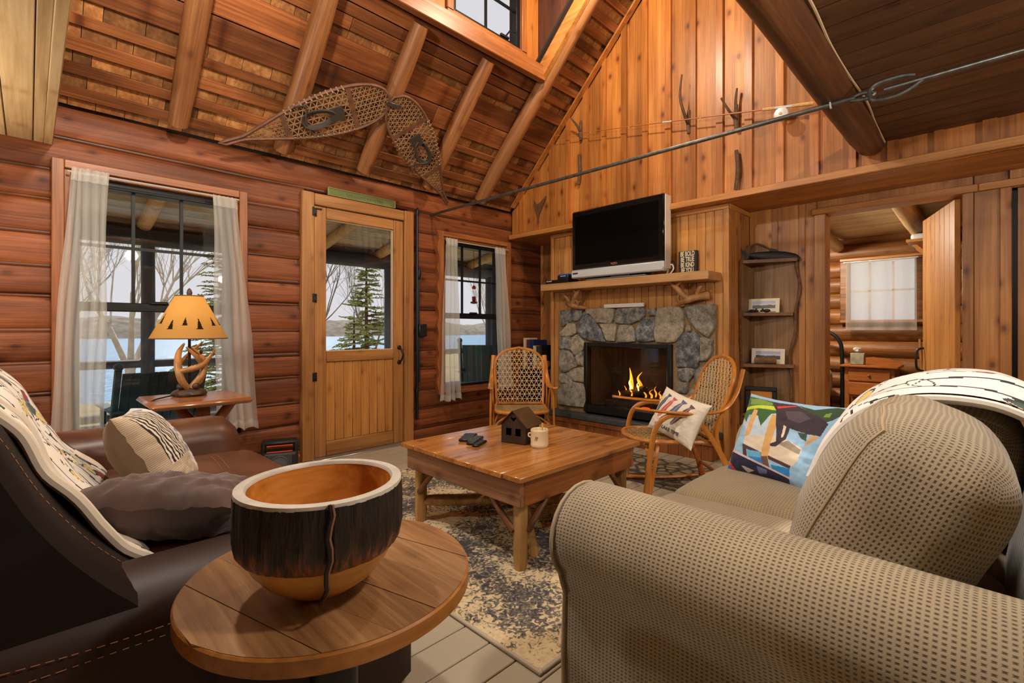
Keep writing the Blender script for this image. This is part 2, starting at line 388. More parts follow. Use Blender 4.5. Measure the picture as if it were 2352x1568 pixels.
def glassy(name, tint=(1, 1, 1), refl=.08):
    m, nt, b = newmat(name); L = nt.links; o = nt.nodes['Material Output']; nt.nodes.remove(b)
    t = N(nt, 'ShaderNodeBsdfTransparent'); t.inputs[0].default_value = (*tint, 1); g = N(nt, 'ShaderNodeBsdfGlossy'); g.inputs['Roughness'].default_value = .02
    lw = N(nt, 'ShaderNodeLayerWeight'); lw.inputs[0].default_value = .5; pw = N(nt, 'ShaderNodeMath', operation='POWER'); pw.inputs[1].default_value = 4.5; L.new(lw.outputs['Facing'], pw.inputs[0]); ma = N(nt, 'ShaderNodeMath', operation='MULTIPLY_ADD'); ma.inputs[1].default_value = .8; ma.inputs[2].default_value = refl * .4; L.new(pw.outputs[0], ma.inputs[0]); mx = N(nt, 'ShaderNodeMixShader'); L.new(ma.outputs[0], mx.inputs[0]); L.new(t.outputs[0], mx.inputs[1]); L.new(g.outputs[0], mx.inputs[2]); L.new(mx.outputs[0], o.inputs[0])
    return m
def glow(name, col, strength):
    m, nt, b = newmat(name); b.inputs['Base Color'].default_value = lin(col); b.inputs['Emission Color'].default_value = lin(col); b.inputs['Emission Strength'].default_value = strength
    return m
LOG = wood('log_stain', (74, 38, 20), (128, 70, 37), (164, 98, 56), 'x', .9, .5, .7, .6, .14, .5, .3)
LOGB = wood('log_stain_chinking', (48, 25, 14), (92, 50, 27), (120, 68, 40), 'x', .9, .4, .1, .4, .3, .3)
LOGY = wood('bedroom_log', (80, 46, 20), (150, 96, 48), (196, 140, 78), 'y', .8, .45, .3, .5, .25, .4)
RAFT = wood('rafter_pole', (100, 62, 36), (150, 98, 58), (178, 124, 78), 'z', .9, .42, .5, .3, .12, .3)
SHEATH = wood('sheathing_board', (84, 46, 24), (150, 88, 46), (192, 126, 74), 'x', .8, .5, .8, .95, .33, .2)
SHING = wood('cedar_shingle', (92, 56, 30), (152, 100, 54), (204, 150, 88), 'y', .45, .6, .0, .5, .5, .2)
GABLE = wood('gable_board', (122, 70, 28), (182, 114, 52), (208, 144, 74), 'z', .8, .46, .75, .45, .16, .15)
BATTEN = wood('gable_batten', (116, 66, 26), (168, 102, 46), (194, 128, 64), 'z', .9, .36, .35, .3, .2, .15)
PINE = wood('pine_tongue_board', (150, 92, 40), (192, 132, 66), (212, 156, 88), 'z', .9, .42, .4, .3, .1, .15)
PINEY = wood('pine_trim', (140, 84, 38), (184, 122, 62), (204, 146, 82), 'y', .8, .42, .4, .3, .1, .15)
PINEX = wood('pine_trim_x', (140, 84, 38), (184, 122, 62), (204, 146, 82), 'x', .8, .42, .4, .3, .1, .15)
WALLB = wood('wall_board', (128, 78, 36), (174, 116, 60), (198, 144, 84), 'z', .8, .45, .75, .5, .14, .15)
DOORW = wood('door_wood', (110, 72, 38), (164, 112, 61), (190, 140, 86), 'z', .8, .38, .35, .3, .07, .15)
DOORX = wood('door_rail_wood', (110, 72, 38), (164, 112, 61), (190, 140, 86), 'x', .8, .38, .35, .3, .07, .15)
CASE = wood('window_casing', (98, 54, 26), (146, 86, 44), (174, 112, 62), 'z', .8, .4, .2, .3, .1, .2)
CASEX = wood('window_casing_head', (98, 54, 26), (146, 86, 44), (174, 112, 62), 'x', .8, .4, .2, .3, .1, .2)
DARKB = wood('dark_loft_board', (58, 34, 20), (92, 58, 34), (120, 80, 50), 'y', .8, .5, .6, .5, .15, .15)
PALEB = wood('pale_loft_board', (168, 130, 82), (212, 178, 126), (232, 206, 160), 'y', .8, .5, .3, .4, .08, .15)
DLOG = wood('dark_tie_log', (48, 26, 14), (86, 50, 28), (128, 82, 46), 'x', .7, .45, .2, .6, .05, .35)
GREYW = wood('weathered_porch_board', (140, 130, 114), (196, 186, 168), (224, 216, 198), 'x', .8, .7, .2, .4, .2, .2)
FLOORP = plain('painted_floor', (176, 164, 142), .45, nscale=3, namt=.08)
BLACK = plain('black_metal', (14, 14, 15), .45, 0, .4)
BLKP = plain('black_paint', (9, 11, 14), .45, 0, .3)
IRON = plain('iron_rod', (96, 93, 88), .38, .7, nscale=40, namt=.3)
GLASS = glassy('window_glass')
WHITE = plain('white_paint', (225, 222, 215), .5)
LETTER = plain('cream_lettering', (226, 214, 184), .7)
STONES = [('g',[(3.19,1.251),(3.053,1.247),(3.053,1.137),(3.124,1.095),(3.184,1.082)]),('g',[(3.037,1.251),(2.917,1.251),(2.927,1.16),(2.974,1.136),(3.043,1.145)]),('b',[(2.881,1.259),(2.553,1.252),(2.543,1.178),(2.58,1.111),(2.732,1.117),(2.821,1.204),(2.861,1.217)]),('d',[(2.866,1.205),(2.781,1.166),(2.703,1.052),(2.637,0.94),(2.841,0.949),(2.933,0.994),(2.969,1.06),(2.953,1.144)]),('g',[(2.507,1.247),(2.229,1.25),(2.229,1.179),(2.271,1.135),(2.365,1.105),(2.534,1.115),(2.525,1.193)]),('g',[(2.196,1.23),(2.119,1.246),(2.115,1.173),(2.188,1.171)]),('b',[(2.708,1.108),(2.521,1.111),(2.525,1.028),(2.539,0.942),(2.618,0.941),(2.665,1.036)]),('w',[(2.471,1.095),(2.348,1.09),(2.318,1.006),(2.313,0.942),(2.511,0.935),(2.502,1.013)]),('d',[(2.271,1.127),(2.119,1.154),(2.127,0.949),(2.296,0.942),(2.305,1.037)]),('b',[(2.099,1.242),(1.899,1.243),(1.862,1.178),(1.862,1.038),(1.937,0.945),(2.107,0.946),(2.127,0.993),(2.123,1.103)]),('w',[(1.848,1.258),(1.6,1.253),(1.603,1.065),(1.657,0.991),(1.747,1.052),(1.833,1.163)]),('b',[(1.833,1.087),(1.797,1.093),(1.797,1.034),(1.84,1.031)]),('b',[(3.19,1.017),(3.08,1.12),(2.99,1.111),(2.979,1.018),(3.053,0.984),(3.179,0.983)]),('g',[(3.195,0.966),(3.064,0.984),(3.048,0.908),(3.064,0.848),(3.212,0.853)]),('b',[(3.043,0.976),(2.974,0.998),(2.887,0.944),(2.881,0.887),(2.922,0.844),(3.0,0.787),(3.059,0.848)]),('w',[(3.201,0.836),(3.08,0.835),(2.979,0.725),(2.985,0.683),(3.124,0.615),(3.19,0.62),(3.212,0.705)]),('w',[(2.995,0.783),(2.922,0.836),(2.892,0.754),(2.892,0.688),(2.964,0.701)]),('w',[(3.206,0.593),(3.08,0.614),(3.037,0.519),(3.179,0.491),(3.217,0.531)]),('b',[(3.075,0.627),(2.974,0.667),(2.866,0.681),(2.861,0.59),(2.892,0.53),(3.037,0.536)]),('w',[(3.212,0.471),(3.027,0.52),(2.861,0.5),(2.861,0.285),(3.212,0.28),(3.223,0.383)]),('d',[(1.922,0.938),(1.855,1.017),(1.761,1.031),(1.712,0.97),(1.733,0.756),(1.761,0.738),(1.922,0.732)]),('w',[(1.709,0.983),(1.65,0.984),(1.616,0.964),(1.623,0.863),(1.664,0.801),(1.719,0.791)]),('b',[(1.643,0.795),(1.596,0.837),(1.596,0.753),(1.63,0.752)]),('g',[(1.914,0.719),(1.783,0.733),(1.761,0.686),(1.819,0.612),(1.907,0.634)]),('w',[(1.922,0.605),(1.819,0.609),(1.833,0.514),(1.914,0.52)]),('g',[(1.726,0.743),(1.603,0.743),(1.603,0.595),(1.747,0.584),(1.768,0.685)]),('w',[(1.918,0.502),(1.819,0.504),(1.761,0.562),(1.603,0.579),(1.603,0.475),(1.761,0.361),(1.914,0.336)]),('g',[(1.747,0.349),(1.603,0.455),(1.603,0.287),(1.747,0.281)])]
DOGART = [((190,205,220),[(0.013,0.594),(0.258,0.704),(0.447,0.769),(0.531,0.468),(0.195,0.417),(0.183,0.413),(0.025,0.236)]),((150,195,225),[(0.013,0.594),(0.047,0.266),(0.195,0.348),(0.157,0.546)]),((66,104,58),[(-0.01,0.956),(0.392,0.927),(0.454,0.77),(0.394,0.753),(0.329,0.585),(0.258,0.704),(0.151,0.696),(0.133,0.601),(0.056,0.678),(0.013,0.594),(-0.006,0.784)]),((120,150,70),[(0.053,0.919),(0.195,0.94),(0.366,0.897),(0.351,0.859),(0.107,0.831)]),((196,212,60),[(0.008,0.786),(0.238,0.842),(0.411,0.86),(0.426,0.803),(0.257,0.796),(0.012,0.744)]),((56,74,56),[(0.58,0.931),(0.746,0.893),(0.891,0.98),(0.997,0.963),(0.923,0.815),(0.868,0.755),(0.678,0.872)]),((120,150,60),[(0.848,0.862),(0.889,0.896),(0.887,0.834),(0.839,0.822)]),((215,202,178),[(0.181,0.418),(0.418,0.503),(0.63,0.491),(0.769,0.44),(0.756,0.309),(0.714,0.224),(0.195,0.348)]),((150,138,118),[(0.559,0.432),(0.63,0.491),(0.761,0.422),(0.756,0.373),(0.625,0.406)]),((80,55,60),[(0.183,0.344),(0.71,0.235),(0.701,0.2),(0.252,0.293),(0.28,0.202),(0.222,0.219)]),((100,168,205),[(0.263,0.282),(0.409,0.302),(0.444,0.169),(0.292,0.206)]),((40,130,196),[(0.289,0.215),(0.433,0.237),(0.444,0.169),(0.295,0.198)]),((40,130,196),[(0.526,0.189),(0.704,0.203),(0.709,0.113),(0.55,0.141)]),((60,80,60),[(0.686,0.601),(0.773,0.6),(0.785,0.523),(0.736,0.538)]),((216,170,112),[(0.182,0.78),(0.239,0.769),(0.242,0.459),(0.181,0.427)]),((210,164,104),[(0.403,0.75),(0.483,0.73),(0.486,0.281),(0.523,0.149),(0.447,0.17),(0.415,0.294)]),((110,80,70),[(0.421,0.251),(0.483,0.271),(0.523,0.149),(0.447,0.17)]),((196,160,120),[(0.814,0.607),(0.877,0.595),(0.777,0.458),(0.785,0.523)]),((62,52,60),[(0.325,0.922),(0.564,0.934),(0.678,0.872),(0.856,0.793),(0.901,0.759),(0.879,0.61),(0.773,0.6),(0.683,0.609),(0.613,0.622),(0.608,0.494),(0.576,0.444),(0.538,0.392),(0.483,0.386),(0.481,0.412),(0.531,0.451),(0.478,0.632),(0.426,0.803)]),((88,76,84),[(0.512,0.813),(0.651,0.844),(0.758,0.774),(0.681,0.699),(0.571,0.717)]),((215,202,178),[(0.55,0.645),(0.58,0.633),(0.579,0.513),(0.562,0.501)]),((232,60,40),[(0.411,0.86),(0.57,0.918),(0.586,0.906),(0.43,0.832)]),((214,190,196),[(0.021,0.245),(0.073,0.254),(0.713,0.11),(0.701,0.073),(0.066,0.22),(0.05,0.109),(0.154,0.002),(0.139,0.005),(0.031,0.122)]),((38,38,66),[(0.019,0.201),(0.062,0.229),(0.706,0.091),(0.695,0.01),(0.278,-0.009),(0.154,0.002),(0.057,0.101)]),((90,100,140),[(0.389,0.131),(0.496,0.117),(0.492,0.071),(0.406,0.046)]),((190,180,180),[(0.218,0.081),(0.241,0.09),(0.359,0.064),(0.275,0.018)]),((200,40,40),[(0.026,0.135),(0.057,0.101),(0.161,0.001),(0.222,-0.02),(0.172,-0.029),(0.03,0.058)]),((30,110,180),[(-0.006,-0.003),(0.019,0.084),(0.159,-0.03),(0.101,-0.034)])]
# ------------------------------------------------------------------ the setting
fl = struct('floor')
MB().box(-3.3, 7, -3.4, 4.1, -.12, -.032).build('subfloor', plain('subfloor_dark', (60, 52, 42), .8), fl)
y = -3.35; k = 0
while y < 3.9:
    w = .123 + .006 * sin(k * 2.1); x0 = -3.3
    for (a, b) in ((-3.3, 4.42),):
        MB().box(a, b, y + .0022, min(y + w, 3.9) - .0022, -.032, 0, .003).build('floor_plank', FLOORP, fl)
    y += w; k += 1
MB().box(4.42, 6.7, -1.5, 2.6, -.032, 0).build('bedroom_floor', FLOORP, fl)

# ---- log wall with its openings
wl = struct('wall_left')
OPEN = [(.093, 1.134, .36, 2.055), (1.524, 2.562, -.1, 2.15), (2.855, 3.852, .41, 2.03)]
def cut(z, x0, x1, pad=.03, zp=.02):
    segs = [(x0, x1)]
    for a, b, c, d in OPEN:
        if c - zp < z < d + zp:
            out = []
            for s, e in segs:
                if e <= a + pad or s >= b - pad: out.append((s, e)); continue
                if a + pad > s: out.append((s, a + pad))
                if b - pad < e: out.append((b - pad, e))
            segs = out
    return segs
sd_ = 0
for k in range(13):
    z = 2.285 - .19 * k + .008 * sin(k * 4.1); r = .098 + .008 * sin(k * 2.3)
    for s, e in cut(z, -3.3, 4.42):
        sd_ += 1; log_mesh(MB(), (s, 3.955, z), (e, 3.955, z), r * .985, 24, .14, .06, sd_, False, rb=.52, sq=.62).build('wall_log', LOG, wl, ang=60)
    for s, e in cut(z - .095, -3.3, 4.42, zp=-.01):
        sd_ += 1; log_mesh(MB(), (s, 3.925, z - .096), (e, 3.925, z - .096), .014 + .005 * sin(sd_ * 1.3), 8, .2, .16, sd_, False).build('chinking_pole', LOGB, wl, ang=60)
log_mesh(MB(), (-3.3, 4.02, 2.44), (3.9, 4.02, 2.44), .095, 12, .3, .05, 77, False).build('plate_log', LOG, wl, ang=60)
mb = MB()
for s, e, c, d in ((-3.3, .15, -.1, 2.5), (.15, 1.08, -.1, .38), (.15, 1.08, 2.05, 2.5), (1.08, 1.6, -.1, 2.5), (1.6, 2.48, 2.1, 2.5), (2.48, 2.9, -.1, 2.5), (2.9, 3.8, -.1, .42), (2.9, 3.8, 2.03, 2.5), (3.8, 4.6, -.1, 2.5)):
    mb.box(s, e, 4.0, 4.1, c, d)
mb.build('outer_logs', LOG, wl)
# ---- windows
def window(name, X0, X1, Z0, Z1, wavy=False, cw=.055):
    w = struct(name, ((X0 + X1) / 2, 3.9, Z0))
    f = .04
    if wavy:
        pts = [(X0 + .012 * sin(z * 33) - .01, z) for z in [Z0 + (Z1 - Z0) * i / 40 for i in range(41)]]
        poly = [(X0 + cw, Z0)] + [(X0 + cw, Z1)] + pts[::-1]
        MB().prism(poly, 0, .05, frame_mat((0, 3.87, 0), (1, 0, 0), (0, 0, 1), (0, -1, 0)) @ Matrix.Translation((0, 0, -.05))).build('casing_side', CASE, w, recalc=True)
    else: MB().box(X0, X0 + cw, 3.865, 4.02, Z0, Z1 - .0, .004).build('casing_side', CASE, w)
    MB().box(X1 - cw, X1, 3.865, 4.02, Z0, Z1, .004).build('casing_side', CASE, w)
    MB().box(X0 + cw, X1 - cw, 3.868, 4.02, Z1 - .05, Z1, .004).build('casing_head', CASEX, w)
    MB().box(X0 + cw - .01, X1 - cw + .01, 3.85, 4.02, Z0 - .002, Z0 + .03, .006).build('window_sill', CASEX, w)
    MB().box(X0 + cw, X0 + cw + .03, 3.89, 4.06, Z0 + .03, Z1 - .05, .003).build('jamb', CASE, w)
    MB().box(X1 - cw - .03, X1 - cw, 3.89, 4.06, Z0 + .03, Z1 - .05, .003).build('jamb', CASE, w)
    MB().box(X0 + cw + .03, X1 - cw - .03, 3.89, 4.06, Z1 - .075, Z1 - .05, .003).build('jamb', CASEX, w)
    a, b, c, d = X0 + cw + .03, X1 - cw - .03, Z0 + .03, Z1 - .075; zm = 1.195
    for (p, q, r_, s_, nm) in ((a, a + f, c, d, 'frame_stile'), (b - f, b, c, d, 'frame_stile'), (a + f, b - f, d - .045, d, 'frame_head'), (a + f, b - f, c, c + .05, 'frame_sill')):
        MB().box(p, q, 3.93, 4.05, r_, s_, .004).build(nm, BLKP, w)
    MB().box(a + f, b - f, 3.945, 4.03, zm - .028, zm + .028, .005).build('meeting_rail', BLKP, w)
    MB().box((a + b) / 2 - .05, (a + b) / 2 + .05, 3.925, 3.95, zm + .02, zm + .04, .006).build('sash_lock', BLKP, w)
    for t in (1 / 3, 2 / 3):
        x = a + f + (b - a - 2 * f) * t; MB().box(x - .009, x + .009, 3.965, 3.985, zm + .028, d - .045).build('muntin', BLKP, w)
    zz = (zm + d - .02) / 2; MB().box(a + f, b - f, 3.966, 3.984, zz - .009, zz + .009).build('muntin', BLKP, w)
    MB().box(a + f, b - f, 3.986, 3.990, zm, d - .045).build('upper_pane', GLASS, w); MB().box(a + f, b - f, 4.006, 4.010, c + .05, zm).build('lower_pane', GLASS, w)
    return w
window('window_1', *OPEN[0]); window('window_2', 2.855, 3.852, .41, 2.03, True)
# ---- entry door
d1 = struct('door_1', (2.04, 3.9, 0))
MB().box(1.524, 1.624, 3.865, 4.05, 0, 2.155, .006).build('casing_side', DOORW, d1); MB().box(2.461, 2.562, 3.865, 4.05, 0, 2.155, .006).build('casing_side', DOORW, d1)
MB().box(1.626, 2.459, 3.868, 4.05, 2.058, 2.152, .006).build('casing_head', DOORX, d1)
MB().box(1.628, 1.728, 3.885, 3.935, .012, 2.052, .004).build('stile', DOORW, d1); MB().box(2.358, 2.457, 3.885, 3.935, .012, 2.052, .004).build('stile', DOORW, d1)
MB().box(1.73, 2.356, 3.885, 3.935, 1.962, 2.052, .004).build('rail', DOORX, d1); MB().box(1.73, 2.356, 3.885, 3.935, .785, .872, .004).build('rail', DOORX, d1); MB().box(1.73, 2.356, 3.885, 3.935, .012, .13, .004).build('rail', DOORX, d1)
for i in range(8):
    w = (2.356 - 1.73) / 8; MB().box(1.73 + w * i + .001, 1.73 + w * (i + 1) - .001, 3.897, 3.93, .13, .785, .004).build('panel_board', PINE, d1)
MB().box(1.728, 2.358, 3.915, 3.92, .87, 1.964).build('pane', GLASS, d1)
BEAD = plain('pale_glazing_bead', (214, 196, 160), .5)
for a in ((1.728, 1.734, .872, 1.962), (2.352, 2.358, .872, 1.962), (1.734, 2.352, 1.956, 1.962), (1.734, 2.352, .872, .878)): MB().box(a[0], a[1], 3.905, 3.93, a[2], a[3]).build('glazing_bead', BEAD, d1)
for z in (2.0, 1.305, .67):
    mb = MB(); mb.box(1.606, 1.622, 3.857, 3.866, z - .035, z + .035, .002).box(1.633, 1.648, 3.876, 3.886, z - .035, z + .035, .002).box(1.62, 1.634, 3.858, 3.882, z - .02, z + .02, .002)
    if z > 1.9: mb.box(1.645, 1.69, 3.876, 3.886, z + .024, z + .036, .002)
    mb.build('hinge', BLACK, d1)
hd = MB().tube(spline([(2.412, 3.882, .885), (2.412, 3.845, .87), (2.418, 3.825, .82), (2.412, 3.845, .77), (2.412, 3.882, .755)]), .009, 8); hd.ball((2.412, 3.88, .888), (.022, .008, .02)).ball((2.412, 3.88, .752), (.022, .008, .02)); hd.build('handle', BLACK, d1)
MB().box(1.6, 2.48, 3.80, 4.05, -.01, .012, .004).build('threshold', plain('aluminium_threshold', (190, 190, 188), .3, .8), d1)

# ---- roof slope above the log wall: poles, sheathing boards, shingles
def R(x, s, h): return (x, 3.88 - (s + h) / 1.41421, 2.37 + (s - h) / 1.41421)
RM = frame_mat((0, 3.88, 2.37), (1, 0, 0), (0, -1, 1), (0, 1, 1))         # x, up-slope, outward
def sz(z): return (z - 2.37) * 1.41421
ce = struct('ceiling')
XR = [.687 + .6512 * i for i in range(-6, 5)]
def rbox(mb, x0, x1, s0, s1, h0, h1, b=0): return mb.box(x0, x1, s0, s1, h0, h1, b, RM)
HZ = 3.30                                                                    # header height: rafters of the dormer bays stop here
for i, x in enumerate(XR):
    L = 5.0 if (x > 3.0 or x < .1) else 1.30
    o = log_mesh(MB(), (0, 0, .1), (0, 0, L), .068 + .004 * sin(i * 2), 12, .3, .06, 30 + i, True).build('rafter_pole', RAFT, ce, ang=60)
    o.location = R(x, 0, .075); o.rotation_euler = (radians(45), 0, 0)
rows = [(2.413, 2.46), (2.515, 2.56), (2.61, 2.662), (2.712, 2.75), (2.812, 2.934), (2.94, 3.066)]
for z0, z1 in rows:
    xs = [-3.3, .02 + .3 * sin(z0 * 9), 2.0 + .6 * sin(z0 * 7), 3.862]
    for a, b in zip(xs, xs[1:]): rbox(MB(), a + .002, b - .002, sz(z0), sz(z1), 0, .022, .002).build('sheathing_board', SHEATH, ce)
rowsD = [(3.108, 3.168), (3.172, 3.222), (3.228, 3.30), (3.305, 3.35)]
for z0, z1 in rowsD:
    for a, b in ((-.6, 1.3 + .3 * sin(z0 * 31)), (1.304 + .3 * sin(z0 * 31), 3.29)): rbox(MB(), a, b, sz(z0), sz(z1), .0, .022, .002).build('sheathing_board', SHEATH, ce)
rowsR = [(3.115, 3.18), (3.227, 3.273), (3.325, 3.369), (3.409, 3.46), (3.501, 3.552), (3.598, 3.643), (3.684, 3.732), (3.773, 3.824), (3.88, 3.921), (3.974, 4.03)] + [(4.08 + .1 * i, 4.13 + .1 * i) for i in range(18)]
for z0, z1 in rowsR: rbox(MB(), 3.295, 3.862, sz(z0), sz(z1), 0, .022, .002).build('sheathing_board', SHEATH, ce)
for i in range(26): rbox(MB(), -3.3, -.62, sz(3.115 + .1 * i), sz(3.165 + .1 * i), 0, .022, .002).build('sheathing_board', SHEATH, ce)
def shingle_row(x0, x1, z0, z1, seed):
    rnd = random.Random(seed); x = x0
    while x < x1 - .02:
        w = rnd.uniform(.075, .2); e = min(x + w, x1); t = rnd.uniform(0, .006)
        rbox(MB(), x + .0015, e - .0015, sz(z0) - .012, sz(z1) + .012, .0225 + t, .0285 + t).build('shingle', SHING, ce); x = e
gaps = [(2.38, 2.413), (2.46, 2.515), (2.56, 2.61), (2.662, 2.712), (2.75, 2.812), (3.066, 3.108)]
for i, (a, b) in enumerate(gaps): shingle_row(-.02, 3.862, a, b, i)
for i in range(11): shingle_row(3.30, 3.862, rowsR[i][1], rowsR[i + 1][0], 50 + i)
mb = MB(); rbox(mb, -3.3, 3.9, -.35, sz(3.33), .05, .07); rbox(mb, 3.2, 3.9, sz(3.33), 5.2, .05, .07); rbox(mb, -3.3, -.6, sz(3.33), 5.2, .05, .07)
mb.build('roof_deck', plain('roof_dark', (40, 26, 18), .9), ce)
MB().box(-3.3, 3.9, -3.4, .3, 0, .03, 0, frame_mat((0, 0, 0), (1, 0, 0), (0, 1, 1), (0, -1, 1)) @ Matrix.Identity(4)).build('far_roof_slope', SHEATH, ce).location = (0, 0.1, 5.9 - .3)
# header, dormer
rnd = random.Random(3)
MB().box(-.75, 3.22, 2.80, 2.86, 3.235, 3.37, .006).build('dormer_header', CASEX, ce)
MB().beam((3.215, 2.86, 3.30), (3.215, 1.3, 4.86), .05, .12, (0, 1, 1), .004).build('dormer_side_board', PINEY, ce)
CHEEK = wood('dormer_cheek', (48, 26, 20), (78, 44, 32), (100, 60, 44), 'z', .8, .6, .3, .3, .1, .1)
for i in range(9):
    y1 = 2.93 - .18 * i; y0 = y1 - .178
    MB().prism([(y0, 5.62 - (y0 - 1) * .15 - .62), (y1, 5.62 - (y1 - 1) * .15 - .62), (y1, max(3.2, 6.25 - y1)), (y0, 6.25 - y0)], 3.235, 3.26, frame_mat((0, 0, 0), (0, 1, 0), (0, 0, 1), (1, 0, 0))).build('cheek_board', CHEEK, ce, recalc=True)
MB().box(-.8, 3.3, 1.2, 3.1, 4.72, 4.76).build('dormer_ceiling', CHEEK, ce)
MB().box(-.8, -.75, 1.2, 3.0, 3.2, 4.75).build('dormer_end', CHEEK, ce); MB().box(-.9, 3.4, 2.9, 3.85, 4.76, 4.80).build('sun_block_eave', CHEEK, ce)  # eave added out of view to block sun through the dormer window
for i in range(6):
    z0 = 3.40 + .0
for a, b, c, d in ((-.75, 2.2, 3.37, 4.72), (2.2, 3.06, 3.37, 3.44), (3.06, 3.235, 3.37, 4.72), (2.2, 3.06, 4.55, 4.72)):
    n = max(1, int((b - a) / .16))
    for i in range(n): MB().box(a + (b - a) * i / n + .001, a + (b - a) * (i + 1) / n - .001, 2.90, 2.93, c, d, .002).build('dormer_board', BATTEN, ce)
w3 = struct('window_3', (2.63, 2.9, 3.45))
for a, b, c, d, nm in ((2.2, 2.26, 3.44, 4.55, 'casing_side'), (3.0, 3.06, 3.44, 4.55, 'casing_side'), (2.2, 3.06, 4.5, 4.55, 'casing_head'), (2.2, 3.06, 3.415, 3.455, 'window_sill')):
    MB().box(a, b, 2.875, 2.93, c, d, .004).build(nm, CASE if d - c > .2 else CASEX, w3)
for a, b, c, d in ((2.26, 2.30, 3.455, 4.5), (2.955, 3.0, 3.455, 4.5), (2.3, 2.955, 3.455, 3.49), (2.3, 2.955, 4.46, 4.5)): MB().box(a, b, 2.90, 2.96, c, d, .003).build('sash', BLKP, w3)
MB().box(2.62, 2.64, 2.925, 2.94, 3.49, 4.46).build('muntin', BLKP, w3); MB().box(2.3, 2.955, 2.925, 2.94, 3.78, 3.80).build('muntin', BLKP, w3)
MB().box(2.3, 2.955, 2.943, 2.947, 3.49, 4.46).build('pane', GLASS, w3)
mb = MB().box(2.76, 2.86, 2.885, 2.91, 3.487, 3.51, .006); mb.tube([(2.82, 2.89, 3.505), (2.84, 2.86, 3.545), (2.9, 2.85, 3.55)], .008, 6); mb.build('crank_handle', BLACK, w3)
# strip where roof meets gable
MB().box(3.80, 3.862, sz(2.42), sz(5.9), -.02, 0, .004, RM).build('gable_edge_strip', BATTEN, ce)
# ---- gable wall (boards and battens)
wr = struct('wall_right')
def rz(y): return min(6.25 - y, 5.65 + y) if y < .3 else 6.25 - y
yb = [1.108 + .2172 * i for i in range(-20, 13)] + [3.88]
GM = frame_mat((3.88, 0, 0), (0, 1, 0), (0, 0, 1), (1, 0, 0))
for i in range(len(yb) - 1):
    a, b = yb[i] + .004, yb[i + 1] - .004
    for lo, hi in ((a, b),): MB().prism([(lo, 2.06), (lo, max(2.3, rz(lo) + .01)), (hi, max(2.3, rz(hi) + .01)), (hi, 2.06)], 0.004 * (i % 2), .028, GM).build('gable_board', GABLE, wr, recalc=True)
for i in range(len(yb) - 1):
    w = .026 + .004 * sin(i * 3); a, b = yb[i] - w, yb[i] + w
    MB().prism([(a, 2.11), (a, max(2.3, rz(a))), (b, max(2.3, rz(b))), (b, 2.11)], -.024, 0.002, GM).build('gable_batten', BATTEN, wr, recalc=True)
MB().box(3.91, 3.95, -3.4, 3.95, 2.09, 6.0).build('gable_backing', plain('backing_dark', (60, 34, 20), .9), wr)
tr = struct('trim_1')
MB().box(3.83, 3.90, -3.3, 3.885, 2.062, 2.115, .005).build('trim_board', PINEY, tr)
for i in range(4): MB().box(3.90 + .128 * i, 3.90 + .128 * (i + 1) - .002, -3.3, 3.885, 2.062, 2.085, .002).build('soffit_board', PINEY, tr)
# ---- chimney chase
wc = struct('wall_chimney')
n = 24
for i in range(n):
    a = 1.55 + (3.325 - 1.55) * i / n; b = 1.55 + (3.325 - 1.55) * (i + 1) / n
    MB().box(3.962, 3.985, a + .001, b - .001, (.93 if 1.93 < a < 2.85 else 0.0), 2.06, .004).build('tongue_board', PINE, wc)
MB().box(3.952, 3.985, 1.504, 1.549, 0, 2.06, .003).build('corner_board', PINE, wc); MB().box(3.952, 3.985, 3.326, 3.366, 0, 2.06, .003).build('corner_board', PINE, wc)
MB().box(3.946, 3.98, 1.504, 3.366, 2.02, 2.06, .003).build('head_trim', PINEY, wc)
for i in range(4):
    a = 3.985 + .106 * i; MB().box(a + .001, a + .105, 1.504, 1.53, 0, 2.06, .003).build('side_board', WALLB, wc); MB().box(a + .001, a + .105, 3.34, 3.366, 0, 2.06, .003).build('side_board', WALLB, wc)
MB().box(3.96, 4.4, 1.495, 1.51, 2.02, 2.06, .003).build('head_trim', PINEX, wc)
# ---- lower wall behind, bedroom doorway
wk = struct('wall_back')
for a, b in ((3.366, 3.50), (3.502, 3.64), (3.642, 3.78), (3.782, 3.90)): MB().box(4.41, 4.435, a, b - .001, 0, 2.07, .003).build('wall_board', WALLB, wk)
mbp = [(3.87, 0), (3.90, 0), (3.90, 2.07), (3.87, 2.07)] + [(3.868 - .03 * (1 - abs(sin((z + .015) * pi / .19)) ** .5), z) for z in [2.06 - .02 * i for i in range(103)]]
MB().prism(mbp, 0, .02, frame_mat((4.39, 0, 0), (0, 1, 0), (0, 0, 1), (1, 0, 0))).build('scribed_board', WALLB, wk, recalc=True)
for a, b, z0, z1 in ((1.30, 1.505, 0, 2.07), (1.10, 1.298, 0, 2.07), (1.0, 1.098, 0, 2.07), (.104, 1.0, 2.0, 2.07), (-.06, .102, 0, 2.07), (-1.2, -.062, 1.95, 2.07)) + tuple((-1.2 - .22 * i, -.982 - .22 * i, 0, 2.07) for i in range(10)):
    MB().box(4.41, 4.435, a, b - .002, z0, z1, .003).build('wall_board', WALLB, wk)
for yq in (1.30, 1.10): MB().box(4.398, 4.412, yq - .022, yq + .022, 0, 2.06, .003).build('wall_batten', WALLB, wk)
MB().box(4.393, 4.55, .937, 1.015, 0, 1.955, .004).build('jamb_casing', WALLB, wk); MB().box(4.393, 4.55, .10, .156, 0, 1.955, .004).build('jamb_casing', WALLB, wk)
MB().box(4.385, 4.55, .08, 1.03, 1.955, 2.005, .004).build('head_casing', PINEY, wk)
